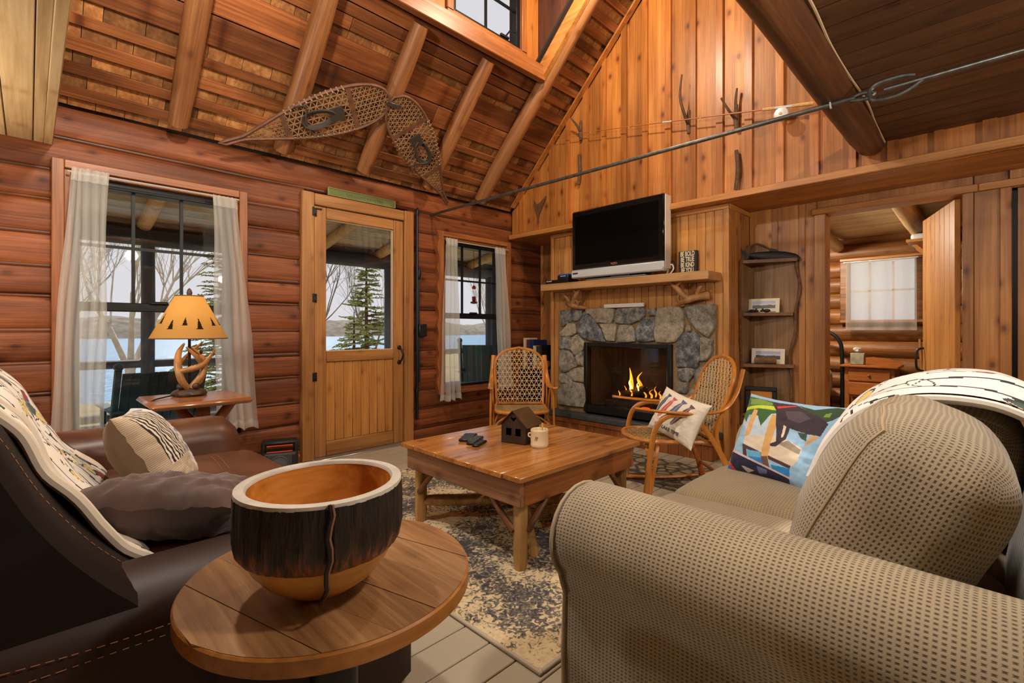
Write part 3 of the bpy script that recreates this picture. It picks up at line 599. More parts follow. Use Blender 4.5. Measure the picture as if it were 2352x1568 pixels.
MB().box(4.393, 4.412, -.075, -.02, 0, 1.955, .004).build('wall_batten', WALLB, wk); MB().box(4.385, 4.412, -.95, .078, 1.955, 2.005, .004).build('head_casing', PINEY, wk)
d3 = struct('door_3', (4.45, -.5, 0))
for i in range(6): MB().box(4.44, 4.47, -.10 - .135 * (i + 1) + .002, -.10 - .135 * i, 0.01, 1.95, .003).build('door_board', WALLB, d3)
MB().box(4.437, 4.45, 1.02, 3.98, 0, 2.2).box(4.437, 4.45, -3.3, 1.02, 2.0, 2.3).box(4.437, 4.45, -.06, .1, 0, 2.0).build('leak_stop_backing', BLKP, wk); MB().box(4.49, 4.51, -1.5, .1, 0, 2.1).build('dark_gap_sheet', BLKP, wk); MB().box(4.44, 4.6, -1.0, 2.6, -.05, 0.0).build('bedroom_sill', PINEY, wk)  # black sheets added: stop light leaks behind boards, darken the door gap
# open bedroom door
d2 = bpy.data.objects.new('door_2', None); C.objects.link(d2); d2['kind'] = 'structure'; d2.location = (4.50, .166, 0); d2.rotation_euler = (0, 0, atan2(.22, .70))
for i in range(7): MB().box(.0 + .108 * i + .001, .108 * (i + 1) - .001, 0, .032, .015, 1.945, .003).build('door_board', PINE, d2, world=False)
hd = MB().tube(spline([(.72, .035, .90), (.72, .075, .88), (.71, .085, .80), (.72, .075, .73), (.72, .035, .71)]), .009, 8); hd.build('handle', BLACK, d2, world=False)
# ---- bedroom shell
wf = struct('wall_bedroom')
BW = (.585, 1.22, 1.15, 1.83)
for k in range(12):
    z = .09 + .185 * k; segs = [(-1.5, 2.6)] if not (BW[2] - .05 < z < BW[3] + .03) else [(-1.5, BW[0]), (BW[1], 2.6)]
    for s, e in segs: log_mesh(MB(), (6.78, s, z), (6.78, e, z), .105, 12, .25, .06, 200 + k, False).build('bedroom_log', LOGY, wf, ang=60)
    log_mesh(MB(), (4.6, 2.7, z), (6.8, 2.7, z), .105, 12, .25, .06, 240 + k, False).build('bedroom_log', LOG, wf, ang=60)
MB().box(4.5, 6.9, -1.55, -1.5, 0, 2.3).build('bedroom_side', WALLB, wf)
MB().box(6.8, 6.85, -1.5, BW[0], 0, 2.3).box(6.8, 6.85, BW[1], 2.7, 0, 2.3).box(6.8, 6.85, BW[0], BW[1], 0, BW[2]).box(6.8, 6.85, BW[0], BW[1], BW[3], 2.3).build('outer_logs', LOGY, wf)
cb = struct('ceiling_bedroom')
for i in range(18): MB().box(4.56 + .125 * i, 4.56 + .125 * (i + 1) - .003, -1.5, 2.7, 2.10, 2.125, .003).build('ceiling_board', PALEB, cb)
BLOG = wood('peeled_joist', (150, 112, 66), (196, 160, 108), (222, 192, 146), 'x', .8, .5, .3, .3, .1, .3)
for yq, x1 in ((1.28, 6.55), (.52, 6.7), (-.4, 6.7)): log_mesh(MB(), (4.56, yq, 2.06), (x1, yq, 2.0), .075, 12, .3, .05, int(yq * 9)).build('joist_log', BLOG, cb, ang=60)
w4 = struct('window_4', (6.66, .9, 1.15))
for a, b, c, d in ((BW[0] - .05, BW[0] + .02, BW[2], BW[3]), (BW[1] - .02, BW[1] + .05, BW[2], BW[3])): MB().box(6.64, 6.84, a, b, c, d, .004).build('casing_side', LOGY, w4)
MB().box(6.62, 6.84, BW[0] - .05, BW[1] + .05, BW[3], BW[3] + .03, .004).build('casing_head', PINEY, w4); MB().box(6.62, 6.84, BW[0] - .05, BW[1] + .05, BW[2] - .02, BW[2] + .01, .004).build('window_sill', PINEY, w4)
for t in (1 / 3, 2 / 3): q = BW[0] + (BW[1] - BW[0]) * t; MB().box(6.74, 6.76, q - .01, q + .01, BW[2], BW[3]).build('muntin', WHITE, w4)
MB().box(6.74, 6.76, BW[0], BW[1], 1.48, 1.50).build('muntin', WHITE, w4); MB().box(6.765, 6.769, BW[0], BW[1], BW[2], BW[3]).build('pane', GLASS, w4)
# ---- loft floors overhead, tie log, room behind the viewer
lo = struct('ceiling_loft')
x = .10; k = 0
while x < 3.87:
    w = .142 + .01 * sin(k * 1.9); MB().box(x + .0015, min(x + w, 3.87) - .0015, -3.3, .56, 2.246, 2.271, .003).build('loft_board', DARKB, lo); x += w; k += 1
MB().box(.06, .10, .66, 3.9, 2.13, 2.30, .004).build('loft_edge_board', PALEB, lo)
x = .062; k = 0
while x > -3.2:
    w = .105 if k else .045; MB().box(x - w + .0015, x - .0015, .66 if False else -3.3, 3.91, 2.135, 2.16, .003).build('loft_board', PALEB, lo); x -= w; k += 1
MB().box(-3.3, 3.87, -3.3, .6, 2.3, 2.33).box(-3.3, .06, .6, 3.9, 2.3, 2.33).build('loft_deck', DARKB, lo)
log_mesh(MB(), (-3.2, .568, 2.242), (3.83, .568, 2.242), .084, 18, .25, .05, 9).build('tie_log', DLOG, lo, ang=60)
wn = struct('wall_near'); MB().box(-3.4, -3.3, -3.4, 4.1, 0, 6).build('near_wall', WALLB, wn)
wq = struct('wall_rear'); MB().box(-3.4, 4.6, -3.45, -3.4, 0, 3.2).build('rear_wall', WALLB, wq)
# ------------------------------------------------------------------ outside: porch, garden, lake
GRD = plain('winter_lawn', (150, 136, 96), .9, nscale=1.2, namt=.35)
LAKE, nt_, b_ = newmat('lake_water'); b_.inputs['Base Color'].default_value = lin((40, 112, 156)); b_.inputs['Roughness'].default_value = .35
tc = N(nt_, 'ShaderNodeTexCoord'); mp = N(nt_, 'ShaderNodeMapping'); mp.inputs['Scale'].default_value = (.5, 2.0, 1); nz = N(nt_, 'ShaderNodeTexNoise'); nz.inputs['Scale'].default_value = 1.5; nz.inputs['Detail'].default_value = 4
bp = N(nt_, 'ShaderNodeBump'); bp.inputs['Strength'].default_value = .7; bp.inputs['Distance'].default_value = .3
nt_.links.new(tc.outputs['Object'], mp.inputs['Vector']); nt_.links.new(mp.outputs[0], nz.inputs['Vector']); nt_.links.new(nz.outputs['Fac'], bp.inputs['Height']); nt_.links.new(bp.outputs[0], b_.inputs['Normal'])
HILL = plain('wooded_hill', (112, 106, 96), .95, nscale=.25, namt=.45)
DKG = plain('dark_green_paint', (44, 78, 88), .5); SLATE = wood('dark_porch_log', (44, 54, 66), (74, 88, 104), (102, 112, 122), 'x', .8, .7, 0, .3, .1, .3); SLATEZ = wood('dark_porch_post', (44, 54, 66), (74, 88, 104), (102, 112, 122), 'z', .8, .7, 0, .3, .1, .3)
def gz(y): return -.45 - max(0, y - 7) * .085
g = MB().grid(lambda u, v: (-30 + 80 * u, 4.2 + 26 * v, gz(4.2 + 26 * v) + .12 * n1(u * 20, v * 9)), 40, 20).build('ground', GRD); g['kind'] = 'structure'
g2 = MB().box(-30, 60, -30, 4.2, -.6, -.5).build('ground_near', GRD); g2['kind'] = 'structure'
g3 = MB().box(6.95, 60, -30, 30, -.62, -.4).build('ground_side', GRD); g3['kind'] = 'structure'
lk = MB().box(-260, 420, 24, 232, -2.7, -2.3).build('lake', LAKE); tag(lk, 'blue lake water beyond the porch railing', 'lake'); lk['kind'] = 'stuff'
hl = MB().grid(lambda u, v: (-260 + 640 * u, 236 + 60 * v, -3 + sin(pi * v) * (9 + 4 * fbm(u * 14, 3)) + .8 * fbm(u * 120, v * 9)), 160, 8).build('hill', HILL); tag(hl, 'low wooded hill on the far lake shore', 'hill')
pf = struct('porch_floor')
for i in range(15): MB().box(-4, 8, 4.12 + .13 * i, 4.12 + .13 * (i + 1) - .004, -.16, -.12, .003).build('porch_plank', GREYW, pf)
pr_ = struct('porch_roof')
PM = frame_mat((0, 4.1, 2.46), (1, 0, 0), (0, 1, -.19), (0, .19, 1))
for i in range(13): MB().box(-4, 8, .175 * i, .175 * (i + 1) - .004, .0, .03, .003, PM).build('porch_roof_board', GREYW, pr_)
for i, x in enumerate([-2.1, -1.25, -.42, .80, 1.75, 2.55, 3.35, 4.15, 4.95, 5.75, 6.55]):
    o = log_mesh(MB(), (x, 4.1, 2.395), (x, 6.3, 1.99), .062, 10, .4, .05, 300 + i).build('porch_rafter', BLOG, pr_, ang=60)
log_mesh(MB(), (-4, 5.92, 1.98 - .02), (8, 5.92, 1.96), .085, 12, .4, .05, 330).build('porch_beam', SLATE, pr_, ang=60)
log_mesh(MB(), (-4, 5.95, 2.10), (8, 5.95, 2.10), .06, 12, .4, .05, 331).build('porch_beam', SLATE, pr_, ang=60)
rl = thing('porch_railing', 'dark porch railing of posts and rails facing the lake', 'railing', (2, 5.9, -.12))
for i, x in enumerate((-1.9, .83, 3.50, 5.36)): log_mesh(MB(), (x, 5.9, -.12), (x, 5.9, 1.9), .058, 10, .3, .06, 340 + i, False).build('post', SLATEZ, rl, ang=60)
for z in (.72, .22): log_mesh(MB(), (-3.5, 5.9, z), (7.5, 5.9, z), .04, 8, .4, .05, 350 + int(z * 10)).build('rail', SLATE, rl, ang=60)
def porch_chair(label, x, y, rz):
    t = thing('porch_rocking_chair', label, 'chair', (x, y, -.12), rz, 'rocking chairs on the porch')
    for sx in (-.29, .29):
        MB().tube([(sx, .25, .03), (sx * 1.04, .18, .5), (sx * 1.05, -.06, 1.0)], .026, 8).ball((sx * 1.05, -.07, 1.03), .035).build('back_post', DKG, t, world=False)
        MB().tube([(sx, -.3 + .6, .03), (sx, .68, .42), (sx, .68, .62)], .024, 8).build('front_leg', DKG, t, world=False)
        MB().box(sx - .045, sx + .045, .05, .75, .60, .625, .006).build('armrest', DKG, t, world=False)
        MB().tube(spline([(sx, -.35, .07), (sx, .2, 0.005), (sx, .8, .07)]), .018, 6).build('rocker', DKG, t, world=False)
    M = frame_mat((0, .19, .46), (1, 0, 0), (0, -.42, .9), (0, .9, .42))
    for i in range(9): MB().box(-.275 + .0612 * i, -.275 + .0612 * (i + 1) - .001, 0, .56, -.01, .012, .003, M).build('back_slat', DKG, t, world=False)
    MB().box(-.29, .29, .15, .68, .40, .43, .006).build('seat', DKG, t, world=False)
    return t
porch_chair('dark green porch rocking chair with its back to the large window', .76, 4.75, 0.06).scale = (.94, .94, .86)
porch_chair('dark green porch rocking chair outside the small window', 4.22, 4.75, -.75)
porch_chair('dark green porch rocking chair beyond the table lamp', 1.62, 5.0, -.2)
# hummingbird feeder
hf = thing('hummingbird_feeder', 'red and clear hummingbird feeder hanging outside the small window', 'bird feeder', (4.27, 5.0, 1.40))
RED = plain('red_plastic', (206, 36, 26), .35)
MB().lathe([(.0, .25), (.012, .25), (.026, .225), (.026, .205), (.018, .2)], 16, (4.27, 5.0, 1.40)).build('cap', RED, hf)
MB().lathe([(.018, .2), (.03, .17), (.03, .07), (.02, .05)], 16, (4.27, 5.0, 1.40)).build('bottle', glassy('clear_feeder', (.9, .92, .95)), hf)
MB().lathe([(.0, .1), (.027, .1), (.027, .05), (.02, .03), (.0, .03)], 16, (4.27, 5.0, 1.40)).build('nectar', RED, hf)
MB().lathe([(.0, .035), (.045, .03), (.05, .01), (.02, 0), (0, 0)], 20, (4.27, 5.0, 1.40)).build('tray', plain('dark_red', (90, 20, 20), .4), hf)
MB().tube([(4.27, 5.0, 1.65), (4.27, 5.0, 2.26)], .003, 5).build('hanging_wire', BLACK, hf)
BIRCH = plain('birch_bark', (196, 188, 178), .8, nscale=6, namt=.25); BARK = plain('grey_bark', (128, 120, 110), .9, nscale=8, namt=.3)
FOL = plain('spruce_needles', (142, 150, 88), .8, nscale=3, namt=.45); TRUNK = plain('spruce_trunk', (90, 76, 62), .9)
def branchy(mb, p, d, L, r, lev, rnd, spread=.55, up=.25):
    n = 4; pts = [p]; q = p.copy(); dd = d.copy()
    for i in range(n):
        dd = (dd + Vector((rnd.uniform(-.2, .2), rnd.uniform(-.2, .2), rnd.uniform(-.1, .2)))).normalized(); q = q + dd * L / n; pts.append(q.copy())
    mb.tube(pts, [r, r * .55], 6 if lev > 2 else 4, caps=False)
    if lev == 0: return
    for i in range(rnd.randint(3, 4)):
        t = rnd.randint(1, n); nd = (dd + Vector((rnd.uniform(-1, 1), rnd.uniform(-1, 1), rnd.uniform(-.3, .7))) * spread * 1.5 + Vector((0, 0, up))).normalized()
        branchy(mb, pts[t], nd, L * rnd.uniform(.55, .75), r * .5 * (1.2 - t / n * .4), lev - 1, rnd, spread, up)
def bare_tree(name, label, x, y, h, r, mat, stems, seed, lev=4, lean=0):
    rnd = random.Random(seed); z = gz(y); t = thing(name, label, 'tree', (x, y, z)); tr_ = MB(); br = MB()
    base = Vector((x, y, z))
    tr_.tube([base, base + Vector((0, 0, .7)), base + Vector((lean * .3, 0, 1.3))], [r * 1.5, r * 1.25, r * 1.1], 10); top = base + Vector((lean * .3, 0, 1.25))
    for k in range(stems):
        a = 2 * pi * k / stems + .5; d = Vector((cos(a) * .5 + lean, sin(a) * .3, 1)).normalized(); e = top + d * h * .33
        mid = top + d * h * .17 + Vector((.05 * cos(a * 3), 0, .03)); tr_.tube([top - Vector((0, 0, .15)), mid, e], [r * .8, r * .6, r * .45], 8)
        for j in range(3): branchy(br, mid.lerp(e, .35 * j), (d + Vector((rnd.uniform(-.7, .7), rnd.uniform(-.5, .5), .2))).normalized(), h * .3, r * .26, lev - 1, rnd)
        branchy(br, e, d, h * .33, r * .34, lev - 1, rnd)
    tr_.build('trunk', mat, t, ang=60); br.build('branches', mat, t, ang=60)
    return t
def spruce(label, x, y, h, w, seed, density=1.0):
    rnd = random.Random(seed); z = gz(y); t = thing('spruce_tree', label, 'tree', (x, y, z)); tk = MB(); tk.tube([(x, y, z), (x, y, z + h)], [.09, .012], 8); f = MB()
    lv = int(h * 6)
    for i in range(lv):
        q = i / lv; zz = z + h * (.10 + .88 * q); L = w * (1 - q) ** .85 * rnd.uniform(.75, 1.1) + .06
        for k in range(int(6 * density)):
            a = rnd.uniform(0, 2 * pi); ln = L * rnd.uniform(.6, 1.05); p0 = Vector((x, y, zz)); e = p0 + Vector((cos(a) * ln, sin(a) * ln, ln * rnd.uniform(-.28, .16)))
            tk.tube([p0, p0.lerp(e, .5) - Vector((0, 0, .03 * ln)), e], [.012, .003], 4, caps=False)
            m = max(3, int(ln / .07)); perp = Vector((-sin(a), cos(a), 0))
            for j in range(m):
                c = p0.lerp(e, .2 + .8 * j / m); sw = .12 * (1.1 - .7 * j / m) * rnd.uniform(.7, 1.3)
                for sg in (-1, 1):
                    tip = c + perp * sg * sw + (e - p0).normalized() * .09 + Vector((0, 0, rnd.uniform(-.05, .03))); n0 = len(f.v)
                    f.add([c - Vector((0, 0, .012)), c + (e - p0).normalized() * .05, tip, c.lerp(tip, .5) + Vector((0, 0, .03))], [(0, 1, 2), (0, 2, 3), (1, 3, 2), (0, 3, 1)])
    tk.build('trunk', TRUNK, t); f.build('foliage', FOL, t, smooth=False)
    return t
bare_tree('birch_tree', 'white birch with forked trunk seen left of the table lamp', 1.62, 13.8, 5.2, .085, BIRCH, 3, 5)
bare_tree('leafless_tree', 'gnarled leafless tree at the left edge of the door glass', 5.0, 12.3, 4.2, .06, BARK, 3, 8, lean=.05)
bare_tree('leafless_tree', 'leafless grey tree right of the porch post in the door glass', 9.6, 17.4, 5.5, .045, BARK, 4, 11)
bare_tree('leafless_tree', 'pale leafless tree seen through the small window', 12.6, 13.6, 4.6, .05, BIRCH, 4, 14)
bare_tree('leafless_tree', 'thin bare tree behind the left curtain of the large window', .2, 17, 6, .045, BARK, 4, 17)
spruce('tall spruce behind the porch post in the door glass', 8.0, 14.9, 5.6, 1.45, 2, 1.4)
spruce('spruce with drooping branches right of the table lamp', 3.95, 15.5, 6.2, 1.55, 4, 1.2)
spruce('young spruce low in the door glass', 6.9, 13.6, 2.6, 1.2, 6, 1.3)
# ------------------------------------------------------------------ fireplace, mantel, television
fp = thing('fireplace_surround', 'grey fieldstone fireplace surround of irregular stones', 'fireplace', (3.93, 2.42, .22))
MORT = plain('tan_mortar', (150, 122, 84), .9, nscale=60, namt=.2, bump=.3)
MB().box(3.925, 3.962, 1.60, 1.965, .215, 1.235).box(3.925, 3.962, 2.875, 3.235, .215, 1.235).box(3.925, 3.962, 1.965, 2.875, .92, 1.235).build('mortar_bed', MORT, fp)
def stone_mat(nm, c1, c2, c3):
    m, nt, b = newmat(nm); L = nt.links; tc = N(nt, 'ShaderNodeTexCoord'); oi = N(nt, 'ShaderNodeObjectInfo'); mu = N(nt, 'ShaderNodeMath', operation='MULTIPLY'); mu.inputs[1].default_value = 20; L.new(oi.outputs['Random'], mu.inputs[0])
    ad = N(nt, 'ShaderNodeVectorMath', operation='ADD'); L.new(tc.outputs['Object'], ad.inputs[0]); L.new(mu.outputs[0], ad.inputs[1])
    nz = N(nt, 'ShaderNodeTexNoise'); nz.inputs['Scale'].default_value = 15; nz.inputs['Detail'].default_value = 12; nz.inputs['Roughness'].default_value = .78; nz.inputs['Distortion'].default_value = .15; L.new(ad.outputs[0], nz.inputs['Vector'])
    rp = ramp(nt, [(.39, lin(c1)), (.5, lin(c2)), (.62, lin(c3))]); L.new(nz.outputs['Fac'], rp.inputs[0]); L.new(rp.outputs[0], b.inputs['Base Color']); b.inputs['Roughness'].default_value = .75
    bp = N(nt, 'ShaderNodeBump'); bp.inputs['Strength'].default_value = 1.0; bp.inputs['Distance'].default_value = .035; L.new(nz.outputs['Fac'], bp.inputs['Height']); L.new(bp.outputs[0], b.inputs['Normal'])
    return m
SM = {'g': stone_mat('grey_stone', (96, 98, 96), (152, 152, 146), (204, 200, 190)), 'd': stone_mat('blue_grey_stone', (72, 76, 82), (122, 126, 132), (190, 194, 194)), 'b': stone_mat('beige_stone', (150, 138, 116), (196, 184, 160), (222, 212, 190)), 'w': stone_mat('warm_grey_stone', (120, 114, 102), (172, 166, 150), (208, 202, 186))}
SX = frame_mat((3.94, 0, 0), (0, -1, 0), (0, 0, 1), (-1, 0, 0))
for i, (k, poly) in enumerate(STONES):
    rnd = random.Random(i); P = [(-y, z) for y, z in poly]; Q = []
    cx = sum(p[0] for p in P) / len(P); cz = sum(p[1] for p in P) / len(P)
    ar = sum(P[j][0] * P[(j + 1) % len(P)][1] - P[(j + 1) % len(P)][0] * P[j][1] for j in range(len(P)))
    if ar < 0: P = P[::-1]
    for j in range(len(P)):
        a, b = P[j], P[(j + 1) % len(P)]
        for t in (0, .33, .66): Q.append((a[0] + (b[0] - a[0]) * t + rnd.uniform(-.005, .005), a[1] + (b[1] - a[1]) * t + rnd.uniform(-.005, .005)))
    Q = [(cx + (q[0] * .84 + (Q[j - 1][0] + Q[(j + 1) % len(Q)][0]) * .08 - cx) * 1.045, cz + (q[1] * .84 + (Q[j - 1][1] + Q[(j + 1) % len(Q)][1]) * .08 - cz) * 1.045) for j, q in enumerate(Q)]
    h = .045 + rnd.uniform(0, .02); mb = MB(); n = len(Q); vs = [(q[0], q[1], 0) for q in Q]; fs = []
    rings = [(.0, h * .8), (.006, h * .95), (.03, h)]
    for ins, hh in rings:
        for q in Q:
            dd = hypot(q[0] - cx, q[1] - cz); kk = max(.1, (dd - ins) / dd); vs.append((cx + (q[0] - cx) * kk, cz + (q[1] - cz) * kk, hh + (rnd.uniform(-.005, .005) if ins else 0)))
    vs.append((cx, cz, h + rnd.uniform(-.003, .006)))
    for r_ in range(3):
        for j in range(n): l = (j + 1) % n; fs.append((r_ * n + j, r_ * n + l, (r_ + 1) * n + l, (r_ + 1) * n + j))
    for j in range(n): fs.append((3 * n + j, 3 * n + (j + 1) % n, 4 * n))
    mb.add(vs, fs, SX); mb.build('stone', SM[k], fp, ang=50)
SLT = plain('slate_slab', (62, 66, 70), .6, nscale=20, namt=.3, bump=.4)
hs = thing('hearth', 'dark slate hearth slab on a low wooden base below the fire', 'hearth', (3.85, 2.42, 0))
MB().box(3.80, 3.96, 1.55, 3.32, .17, .222, .008).build('slate_slab', SLT, hs)
DOAK = wood('hearth_base_wood', (96, 52, 24), (146, 84, 40), (170, 106, 56), 'z', .8, .5, .3, .3, .1, .15)
MB().box(3.815, 3.85, 1.58, 3.30, .125, .168, .003).build('top_rail', DOAK, hs)
for i in range(18): MB().box(3.83, 3.96, 1.58 + .0955 * i + .001, 1.58 + .0955 * (i + 1) - .001, 0, .125, .003).build('base_board', DOAK, hs)
# gas fire
fi = thing('fireplace_insert', 'black framed glass fronted gas fire with burning logs', 'fireplace insert', (3.93, 2.42, .24))
Y0, Y1, Z0, Z1 = 1.962, 2.884, .242, .925
for a, b, c, d in ((Y0, Y0 + .04, Z0, Z1), (Y1 - .04, Y1, Z0, Z1), (Y0 + .04, Y1 - .04, Z1 - .04, Z1), (Y0 + .04, Y1 - .04, Z0, Z0 + .075)): MB().box(3.885, 3.96, a, b, c, d, .005).build('frame_bar', BLACK, fi)
BRK = plain('fire_brick', (44, 38, 33), .9, nscale=10, namt=.4, bump=.2)
mb = MB().box(4.32, 4.34, Y0 + .04, Y1 - .04, Z0 + .07, Z1 - .04).box(3.93, 4.33, Y0 + .03, Y0 + .04, Z0 + .07, Z1 - .04).box(3.93, 4.33, Y1 - .04, Y1 - .03, Z0 + .07, Z1 - .04).box(3.93, 4.33, Y0 + .04, Y1 - .04, Z0 + .05, Z0 + .07).box(3.93, 4.33, Y0 + .04, Y1 - .04, Z1 - .04, Z1 - .03); mb.build('firebox', BRK, fi)
MB().box(3.905, 3.908, Y0 + .04, Y1 - .04, Z0 + .07, Z1 - .04).build('glass_front', glassy('fire_glass', (.80, .80, .82)), fi)
CHAR = plain('charred_log', (34, 26, 22), .9, nscale=14, namt=.6, bump=.6)
for a, b, r_ in (((4.08, 2.62, .36), (4.05, 2.12, .37), .055), ((4.16, 2.66, .40), (4.14, 2.16, .42), .05), ((4.02, 2.5, .44), (4.2, 2.2, .47), .036), ((4.2, 2.52, .46), (4.05, 2.30, .50), .03), ((4.0, 2.7, .335), (4.06, 2.40, .335), .04)):
    log_mesh(MB(), a, b, r_, 10, .06, .12, r_ * 900).build('charred_log', CHAR, fi, ang=60)
EMB = glow('ember', (255, 70, 24), 1.6); FLM1 = glow('flame_outer', (255, 132, 26), 3.0); FLM2 = glow('flame_core', (255, 206, 110), 5.0)
rnd = random.Random(12)
for i in range(9): y_ = rnd.uniform(2.2, 2.66); MB().ball((rnd.uniform(4.0, 4.1), y_, rnd.uniform(.325, .34)), (.02, .045, .008), 8, 5).build('ember', EMB, fi)
def flame(y, z, h, w, m, x=4.08, lean=0):
    pts = spline([(x, y, z), (x + .01, y + lean * .3, z + h * .35), (x, y - lean * .2 + .01, z + h * .7), (x, y + lean, z + h)], 5); MB().tube(pts, [w * .6, w, w * .75, w * .35, .001], 8, flat=(1, .55)).build('flame', m, fi)
flame(2.475, .455, .23, .030, FLM1, 4.10, .02); flame(2.47, .455, .13, .020, FLM2, 4.07, -.005); flame(2.39, .45, .20, .028, FLM1, 4.1, -.03); flame(2.385, .45, .11, .017, FLM2, 4.07, -.01)
for y_, h_ in ((2.54, .11), (2.31, .12), (2.26, .09), (2.43, .08), (2.2, .10), (2.16, .07), (2.5, .07), (2.35, .06), (2.60, .05)): flame(y_, .39 + rnd.uniform(0, .05), h_, .012, FLM1, 4.02 + rnd.uniform(0, .1), rnd.uniform(-.03, .03))
lamp('fire_light', (4.04, 2.4, .62), 1.0, (1, .45, .15), .08)
# mantel and what stands on it
MANT = wood('mantel_pine', (150, 104, 62), (194, 146, 94), (214, 172, 122), 'y', .8, .45, .2, .3, .03, .15)
mt = thing('mantel_shelf', 'thick pine mantel shelf carried by two antlers', 'shelf', (3.83, 2.43, 1.44))
MB().box(3.71, 3.96, 1.566, 3.30, 1.443, 1.512, .005).build('shelf_board', MANT, mt)
ANT = plain('antler', (168, 122, 74), .5, nscale=14, namt=.4, bump=.2)
def antler(y, s):
    mb = MB(); b = Vector((3.90, y, 1.27)); P = lambda dx, dy, dz: b + Vector((dx, dy * s, dz))
    mb.tube(spline([P(.04, -.13, .06), P(-.02, -.07, .05), P(-.06, .0, .025), P(-.03, .09, -.0), P(0, .13, -.005)]), [.04, .03, .03, .02, .008], 8); mb.tube(spline([P(-.06, -.01, .03), P(-.09, .05, .10), P(-.1, .1, .155), P(-.09, .12, .172)]), [.026, .026, .018, .009], 8)
    mb.tube(spline([P(-.1, .09, .13), P(-.1, .05, .16), P(-.1, .03, .172)]), [.014, .012, .007], 7); mb.tube(spline([P(-.09, .05, .08), P(-.07, .07, .04), P(-.06, .06, .0)]), [.012, .009, .005], 6); mb.tube(spline([P(-.02, -.06, .05), P(-.05, -.1, .12), P(-.05, -.13, .13)]), [.022, .016, .006], 7)
    mb.build('antler_bracket', ANT, mt, ang=70)
antler(2.98, -1); antler(1.80, 1)
tv = thing('television', 'large black flat television with a silver lower bar on the mantel', 'television', (3.83, 2.42, 1.512))
TVB = plain('tv_gloss_black', (10, 11, 13), .12, 0, .5); SILV = plain('tv_silver', (196, 200, 204), .35, .15)
ya, yc, za, zb = 1.952, 2.925, 1.545, 2.195
TVH = MB().box(3.75, 3.83, ya, yc, za + .085, zb, .012).build('housing', TVB, tv)
MB().box(3.745, 3.75, ya + .055, yc - .045, za + .13, zb - .055).build('screen', plain('screen_black', (1, 1, 1), .3, 0, .15), TVH)
TVS = MB().box(3.735, 3.82, ya, yc, za, za + .083, .012).build('speaker_bar', SILV, tv)
MB().box(3.752, 3.85, ya - .008, ya - .001, za + .02, zb - .01, .003).build('side_trim', plain('tv_side_trim', (206, 196, 180), .4), tv)
MB().box(3.73, 3.9, 2.12, 2.75, 1.512, 1.528, .006).box(3.78, 3.84, 2.3, 2.5, 1.525, 1.56).build('stand', plain('stand_grey', (92, 96, 98), .4), tv)
text_obj('brand_lettering', 'VIZIO', .026, plain('brand_red_grey', (190, 120, 110), .4), frame_mat((3.7435, 2.44, za + .105), (0, -1, 0), (0, 0, 1), (-1, 0, 0)), TVH)
MB().box(3.733, 3.736, yc - .085, yc - .025, za + .04, za + .054).build('sticker', plain('sticker_green_blue', (28, 48, 66), .4), TVS)
cbm = MB().tube(spline([(3.85, 1.99, 1.56), (3.86, 1.955, 1.62), (3.865, 1.925, 1.625), (3.865, 1.912, 1.57), (3.86, 1.94, 1.52)]), .006, 6); tag(cbm.build('power_cable', BLACK), 'black cable looped behind the television', 'cable')
cbm = MB().tube(spline([(3.84, 1.975, 1.522), (3.84, 1.955, 1.585), (3.845, 1.93, 1.60), (3.845, 1.92, 1.56), (3.84, 1.95, 1.52)]), .006, 6); tag(cbm.build('power_cable', plain('white_cable', (216, 206, 190), .5)), 'white cable looped on the mantel beside the television', 'cable')
dv = thing('disc_player', 'flat black disc player on the left end of the mantel', 'disc player', (3.78, 3.12, 1.512))
MB().box(3.725, 3.90, 2.955, 3.24, 1.5125, 1.548, .004).build('body', BLKP, dv); MB().box(3.7235, 3.726, 3.16, 3.23, 1.533, 1.541).build('display', plain('display_pale', (180, 186, 190), .4), dv)
cbx = thing('cable_box', 'small black cable box beside the television', 'set-top box', (3.8, 3.03, 1.55))
MB().box(3.74, 3.88, 2.965, 3.10, 1.549, 1.59, .004).build('body', plain('cable_box_black', (22, 22, 24), .35), cbx); MB().box(3.7385, 3.741, 2.99, 3.06, 1.578, 1.584).build('trim_strip', SILV, cbx)
tag(MB().box(3.745, 3.87, 2.975, 3.09, 1.5905, 1.604, .002).build('disc_case', plain('blue_disc_case', (30, 92, 180), .35)), 'blue disc case on top of the cable box', 'disc case')
bb = thing('block_sign', 'black block sign with four lines of cream capital lettering', 'sign', (3.87, 1.83, 1.512))
BBK = MB().box(3.915, 3.952, 1.752, 1.908, 1.5125, 1.712, .002).build('block', plain('sign_black', (34, 30, 32), .7), bb)
for i, s in enumerate(('BE BOLD', 'BE TRUE', 'BE KIND', 'BE YOU')): text_obj('lettering', s, .056, LETTER, frame_mat((3.9143, 1.830, 1.686 - .046 * i), (0, -1, 0), (0, 0, 1), (-1, 0, 0)), BBK, sx=.56, bold=.0012)
ws = thing('plank_sign', 'narrow white plank sign with faint grey script on the stone ledge', 'sign', (3.93, 2.45, 1.25))
WPL = MB().box(3.90, 3.925, 2.235, 2.655, 1.258, 1.293, .002).build('plank', WHITE, ws); SCR = plain('grey_script', (168, 168, 168), .8)
for k_, (a_, b_) in enumerate(((2.63, 2.555), (2.535, 2.50), (2.48, 2.39), (2.37, 2.33), (2.315, 2.255))): MB().tube([(3.8995, a_ + (b_ - a_) * q / 16, 1.2755 + .004 * sin(q * 2.1 + k_) + .003 * sin(q * 5.3)) for q in range(17)], .0006, 4).build('script_word', SCR, WPL)
